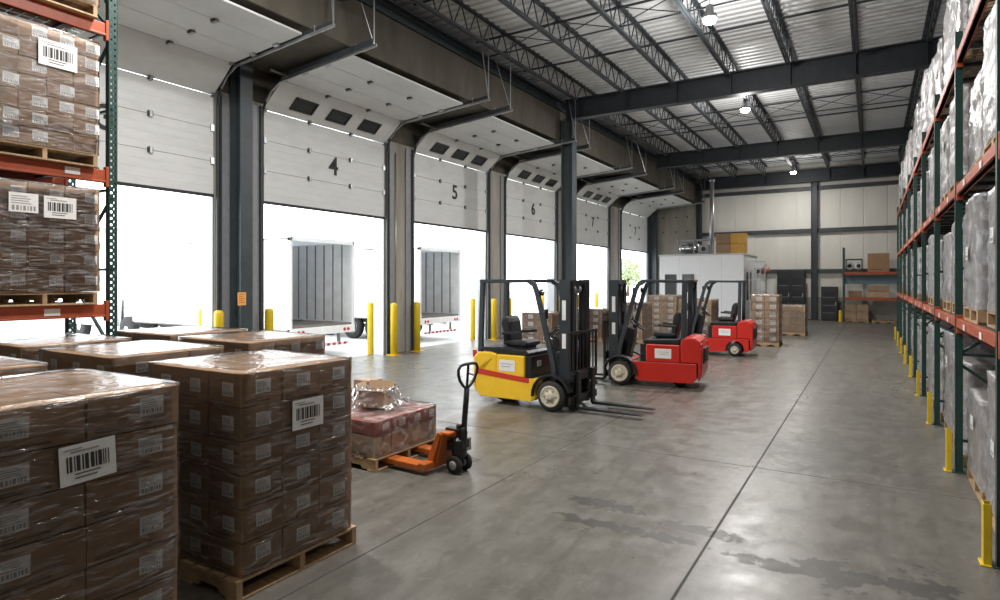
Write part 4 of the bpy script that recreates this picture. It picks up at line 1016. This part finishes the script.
# small rack at back right (runs along x)
br = empty('pallet_rack', (-.65, 36.6, 0)); tag(br, 'short rack with red beams against the back wall', 'rack')
for x in (-.62, 1.9):
    u = empty('upright_frame', (x, 0, 0)); u.parent = br
    for y in (0, .9): b = MB(); b.box((-.045, y - .04, 0), (.045, y + .04, 3.9 if x < 0 else 3.6), M_green); b.obj('post', u)
    b = MB(); z = .3
    while z < 3.2: b.bar((0, 0, z), (0, .9, z + .5), .03, .03, M_green); z += .6
    b.obj('brace', u)
for z in (1.30, 2.62):
    for y in (0, .9): b = MB(); b.box((-.575, y - .025, z - .14), (1.855, y + .025, z), M_orange); b.obj('beam', br)
    b = MB()
    for k in range(16): x = -.5 + k * .15; b.box((x - .06, .03, z - .02), (x + .06, .87, z), M_wood)
    b.obj('shelf_board', br)
b = MB(); b.box((-.575, .93, 2.0), (1.855, .95, 2.45), mat('blue_sheet', (.20, .30, .36), .5)); b.obj('back_panel', br)
o = empty('motor_unit', (-.80, 37.05, 2.621)); tag(o, 'black and white machine on top of the short back rack', 'machine')
b = MB(); b.box((-.36, -.28, 0), (.36, .28, .1), M_black)
for s in (-.2, .2): b.lathe([(.17, -.22), (.20, -.18), (.20, .18), (.17, .22), (0, .22)], (s, 0, .32), (0, 1, 0), M_white, 18); b.lathe([(.10, -.24), (.06, -.26), (0, -.26)], (s, 0, .32), (0, 1, 0), M_black, 14)
b.obj('twin_drum', o)
b = MB()
for sx in (-.36, .36):
    for sy in (-.26, .26): b.bar((sx, sy, .1), (sx, sy, .66), .05, .05, M_black)
for sy in (-.26, .26): b.bar((-.38, sy, .65), (.38, sy, .65), .06, .06, M_black)
b.obj('guard_frame', o)
closed(.28, 37.05, 2.621, 0, (.95, .7, .95), 'large brown carton on top of the short back rack', mat('cardboard_far', (.36, .21, .11), .7, var=.1))
closed(-.75, 37.05, 1.301, .05, (.6, .6, .35), 'small brown carton on the lower beam of the short back rack', M_card)
for k, z in enumerate((1.301, 1.603)): closed(.28, 37.05, z, .0, (.95, .7, .30), ('lower' if k == 0 else 'upper') + ' pale carton on the lower beam of the short back rack', M_card_l if k == 0 else M_goods)
for k in range(2):
    for j in range(2): closed(-.97 + .55 * j, 37.05, .143 + .4 * k, 0, (.52, .6, .40), '%s pale carton of the floor stack under the short back rack, %s side' % (('lower', 'upper')[k], ('left', 'right')[j]), M_card_l)
pallet(-.70, 37.05, 0, 'wooden pallet under the short back rack, left half', 1.1, .8, group='pallets behind the forklifts')
pallet(.5, 37.05, 0, 'empty wooden pallet under the short back rack, right half', 1.0, .8, group='pallets behind the forklifts')

# ------------------------------------------------------------------ yard: trailers, tractor, trees, far buildings
M_trans = bpy.data.materials.new('translucent_roof'); M_trans.use_nodes = True
_n = M_trans.node_tree; _t = _n.nodes.new('ShaderNodeBsdfTranslucent'); _t.inputs['Color'].default_value = (.85, .87, .9, 1)
_m = _n.nodes.new('ShaderNodeMixShader'); _m.inputs[0].default_value = .28
_n.nodes['Principled BSDF'].inputs['Base Color'].default_value = (.8, .81, .82, 1)
_n.links.new(_n.nodes['Principled BSDF'].outputs[0], _m.inputs[1]); _n.links.new(_t.outputs[0], _m.inputs[2]); _n.links.new(_m.outputs[0], _n.nodes['Material Output'].inputs['Surface'])
def trailer(xr, y0, y1, L_, lab, zb=.62, zt=3.45):
    yc = (y0 + y1) / 2; hw = (y1 - y0) / 2; o = empty('box_trailer', (xr, yc, -.2)); tag(o, lab, 'trailer', 'white box trailers in the yard'); g = .2
    b0, t0 = zb + g, zt + g
    for s, nm in ((-1, 'side_wall'), (1, 'side_wall')):
        b = MB(); b.box((-L_, s * hw, b0), (-.12, s * (hw - .03), t0), M_trl); b.box((-L_, s * (hw - .03), b0 + .1), (-.12, s * (hw - .045), t0 - .05), M_trli); w = b.obj(nm, o)
        r_ = MB(); x = -.5
        while x > -L_ + .2: r_.box((x, s * (hw - .045), b0 + .14), (x - .035, s * (hw - .065), t0 - .06), M_ribd); x -= .42
        r_.obj('wall_ribs', w)
    b = MB(); b.box((-L_, -hw, t0 - .03), (-.05, hw, t0), M_trans); b.obj('roof', o)
    b = MB(); b.box((-L_ - .05, -hw, b0), (-L_, hw, t0), M_trl); b.box((-L_, -hw + .05, b0 + .1), (-L_ + .02, hw - .05, t0 - .05), M_trli); b.obj('front_wall', o)
    b = MB(); b.box((-L_, -hw + .03, b0 - .05), (-.05, hw - .03, b0 + .1), mat('trailer_floor', (.17, .15, .13), .6, var=.2)); b.obj('cargo_floor', o)
    b = MB()
    for s in (-1, 1): b.box((-.13, s * hw, b0 - .12), (.0, s * (hw - .09), t0 + .02), M_trl)
    b.box((-.13, -hw, t0 - .1), (0, hw, t0 + .04), M_trl); b.box((-.13, -hw, b0 - .20), (.02, hw, b0 + .04), M_trli); fr = b.obj('rear_frame', o, bevel=.012)
    for s in (-1, 1):
        for k in range(2): t = MB(); t.lathe([(.055, 0), (.05, .02), (0, .022)], (.02, s * (hw - .3 - .16 * k), b0 - .09), (1, 0, 0), M_redl, 14); t.obj('tail_light', fr)
    b = MB(); b.bar((-.05, -hw * .8, .35), (-.05, hw * .8, .35), .1, .1, M_trli)
    for k in range(9): b.box((.002, -hw * .8 + k * hw * .178, .31), (.006, -hw * .8 + k * hw * .178 + .12, .39), M_redl)
    for s in (-1, 1): b.bar((-.05, s * hw * .5, .38), (-.05, s * hw * .5, b0 - .1), .1, .06, M_ribd)
    b.obj('rear_bumper', o)
    for x in (-2.4, -3.6):
        for s in (-1, 1):
            w = MB(); w.lathe([(.30, -.13), (.47, -.13), (.50, -.09), (.50, .09), (.47, .13), (.30, .13)], (x, s * (hw - .2), .50), (0, 1, 0), M_rubber, 24); wo = w.obj('wheel', o)
            h = MB(); h.lathe([(.30, .05), (.28, .134), (.22, .10), (.10, .08), (.09, .15), (0, .15)], (x, s * (hw - .2), .50), (0, s, 0), M_trli, 18); h.obj('hub', wo)
        a = MB(); a.tube([(x, -hw + .3, .5), (x, hw - .3, .5)], .07, M_black); a.obj('axle', o)
    b = MB(); 
    for s in (-1, 1): b.box((-L_ + .3, s * .45 - .05, b0 - .26), (-.1, s * .45 + .05, b0 - .05), M_black)
    b.obj('frame_rail', o)
    for s in (-1, 1): b = MB(); b.bar((-L_ + 2.4, s * .8, .06), (-L_ + 2.4, s * .8, b0 - .05), .12, .12, M_trli); b.box((-L_ + 2.25, s * .8 - .15, 0), (-L_ + 2.55, s * .8 + .15, .06), M_trli); b.obj('landing_leg', o)
    return o
trailer(-14.5, 12.07, 14.67, 8.4, 'white box trailer open at the rear, seen through docks 3 and 4', zb=.68, zt=3.4)
trailer(-14.5, 18.07, 20.75, 8.4, 'white box trailer open at the rear, seen through dock 5', zb=.68, zt=3.4)
# tractor in front of the first trailer
o = empty('truck_tractor', (-24.4, 13.37, -.2)); tag(o, 'pale truck tractor at the far end of the trailer behind dock 3', 'truck')
b = MB(); b.prism([(-.1, .9), (-.1, 3.5), (-1.6, 3.5), (-2.1, 2.9), (-2.35, 2.0), (-3.6, 1.8), (-3.75, 1.5), (-3.75, .6), (-.3, .6)], -1.15, 1.15, M_trl); b.obj('cab', o, bevel=.08, seg=3)
b = MB(); b.box((-2.1, -1.165, 2.05), (-1.3, -1.15, 2.75), M_glass); b.obj('side_window', o)
b = MB(); b.box((-3.85, -1.2, .4), (-3.7, 1.2, .85), M_chrome); b.obj('bumper', o, bevel=.03)
for s in (-1, 1):
    for x in (-3.0, .55, 1.5 - .1):
        w = MB(); w.lathe([(.30, -.13), (.47, -.13), (.50, -.09), (.50, .09), (.47, .13), (.30, .13)], (x, s * .95, .5), (0, 1, 0), M_rubber, 20); w.lathe([(.28, .10), (.1, .14), (0, .14)], (x, s * .95, .5), (0, s, 0), M_chrome, 16)
        w.obj('wheel', o) if x < 0.6 else None
b = MB(); b.tube([(.08, -1.0, .8), (.08, -1.0, 3.1)], .09, M_chrome, 12); b.obj('exhaust_stack', o)
b = MB(); b.tube([(-2.2, -1.15, 2.5), (-2.3, -1.45, 2.5)], .02, M_black, 6); b.cbox((-2.3, -1.5, 2.3), (.08, .16, .7), M_black); b.obj('mirror', o)
b = MB(); b.box((-.3, -.5, .55), (1.4, -.35, .8), M_black); b.box((-.3, .35, .55), (1.4, .5, .8), M_black); b.obj('frame_rail', o)

def tree(x, y, h, r, lab, seed):
    o = empty('tree', (x, y, -.2)); tag(o, lab, 'tree', 'trees beyond the yard'); rg_ = random.Random(seed)
    b = MB(); b.tube([(0, 0, 0), (.1, 0, h * .3), (0, .1, h * .6)], [.25, .2, .1], M_bark, 10)
    for k in range(5): t = k * 1.3; b.tube([(0, 0, h * .35 + k * .2), (math.cos(t) * r * .5, math.sin(t) * r * .5, h * .6 + k * .2)], [.1, .04], M_bark, 6)
    b.obj('trunk', o)
    b = MB()
    for k in range(1500):
        while True:
            p = Vector((rg_.uniform(-1, 1), rg_.uniform(-1, 1), rg_.uniform(-1, 1)))
            if .35 < p.length < 1: break
        p = Vector((p.x * r, p.y * r, h * .62 + p.z * h * .36)) * 1.0; d = Vector((rg_.uniform(-1, 1), rg_.uniform(-1, 1), rg_.uniform(-1, 1))).normalized() * .30; e = d.cross(Vector((rg_.uniform(-1, 1), rg_.uniform(-1, 1), 1))).normalized() * .18
        b.add([p - d, p + e, p + d, p - e], [(0, 1, 2, 3)], M_leaf)
    b.obj('foliage', o)
tree(-34, 96, 6.4, 4, 'round green tree seen through the last dock opening', 1)
def shed(x, y, lx, ly, h, lab, m):
    o = empty('warehouse_building', (x, y, -.2)); tag(o, lab, 'building')
    b = MB(); b.box((-lx / 2, -ly / 2, 0), (lx / 2, ly / 2, h), m); b.obj('walls', o)
    b = MB(); b.box((-lx / 2 - .2, -ly / 2 - .2, h), (lx / 2 + .2, ly / 2 + .2, h + .35), M_grey); b.obj('parapet', o)
    k = -ly / 2 + 2
    while k < ly / 2 - 2:
        d = MB(); d.box((lx / 2, k, 0), (lx / 2 + .05, k + 2.4, 3), M_trli); d.obj('dock_door', o); k += 4.5
    return o
shed(-62, 40, 14, 46, 6.5, 'long pale warehouse across the yard', M_trl)
def van(x, y, rz, lab, m):
    o = empty('van', (x, y, -.2), rz); tag(o, lab, 'van', 'vans parked across the yard')
    b = MB(); b.prism([(-2.3, .4), (-2.3, 2.1), (1.0, 2.15), (1.6, 1.35), (2.4, 1.15), (2.5, .45)], -.9, .9, m); b.obj('body', o, bevel=.08, seg=3)
    b = MB()
    for s in (-1, 1): b.prism([(.2, 1.3), (.2, 1.9), (.9, 1.95), (1.35, 1.35)], s * .9, s * .91, M_glass)
    b.obj('window', o)
    for sx in (-1.5, 1.6):
        for s in (-1, 1): w = MB(); w.lathe([(.15, -.1), (.33, -.1), (.35, -.06), (.35, .06), (.33, .1), (.15, .1)], (sx, s * .82, .35), (0, 1, 0), M_rubber, 18); w.lathe([(.18, .08), (.05, .105), (0, .105)], (sx, s * .82, .35), (0, s, 0), M_trli, 14); w.obj('wheel', o)
van(-40, 46, R(80), 'white van parked far across the yard, nearer of two', M_trl)
van(-41, 54, R(95), 'grey van parked far across the yard, farther of two', M_grey)
shed(-36, 88, 3, 3.4, 5, 'small tan building far across the yard', mat('tan_render', (.62, .50, .36), .7))

# ------------------------------------------------------------------ light
w = bpy.data.worlds.new('world'); S.world = w; w.use_nodes = True
bg = w.node_tree.nodes['Background']; bg.inputs['Color'].default_value = (.93, .97, 1., 1); bg.inputs['Strength'].default_value = 4.2
S.view_settings.view_transform = 'Standard'; S.view_settings.look = 'None'; S.view_settings.gamma = 1; S.view_settings.use_curve_mapping = False
S.view_settings.exposure = .42
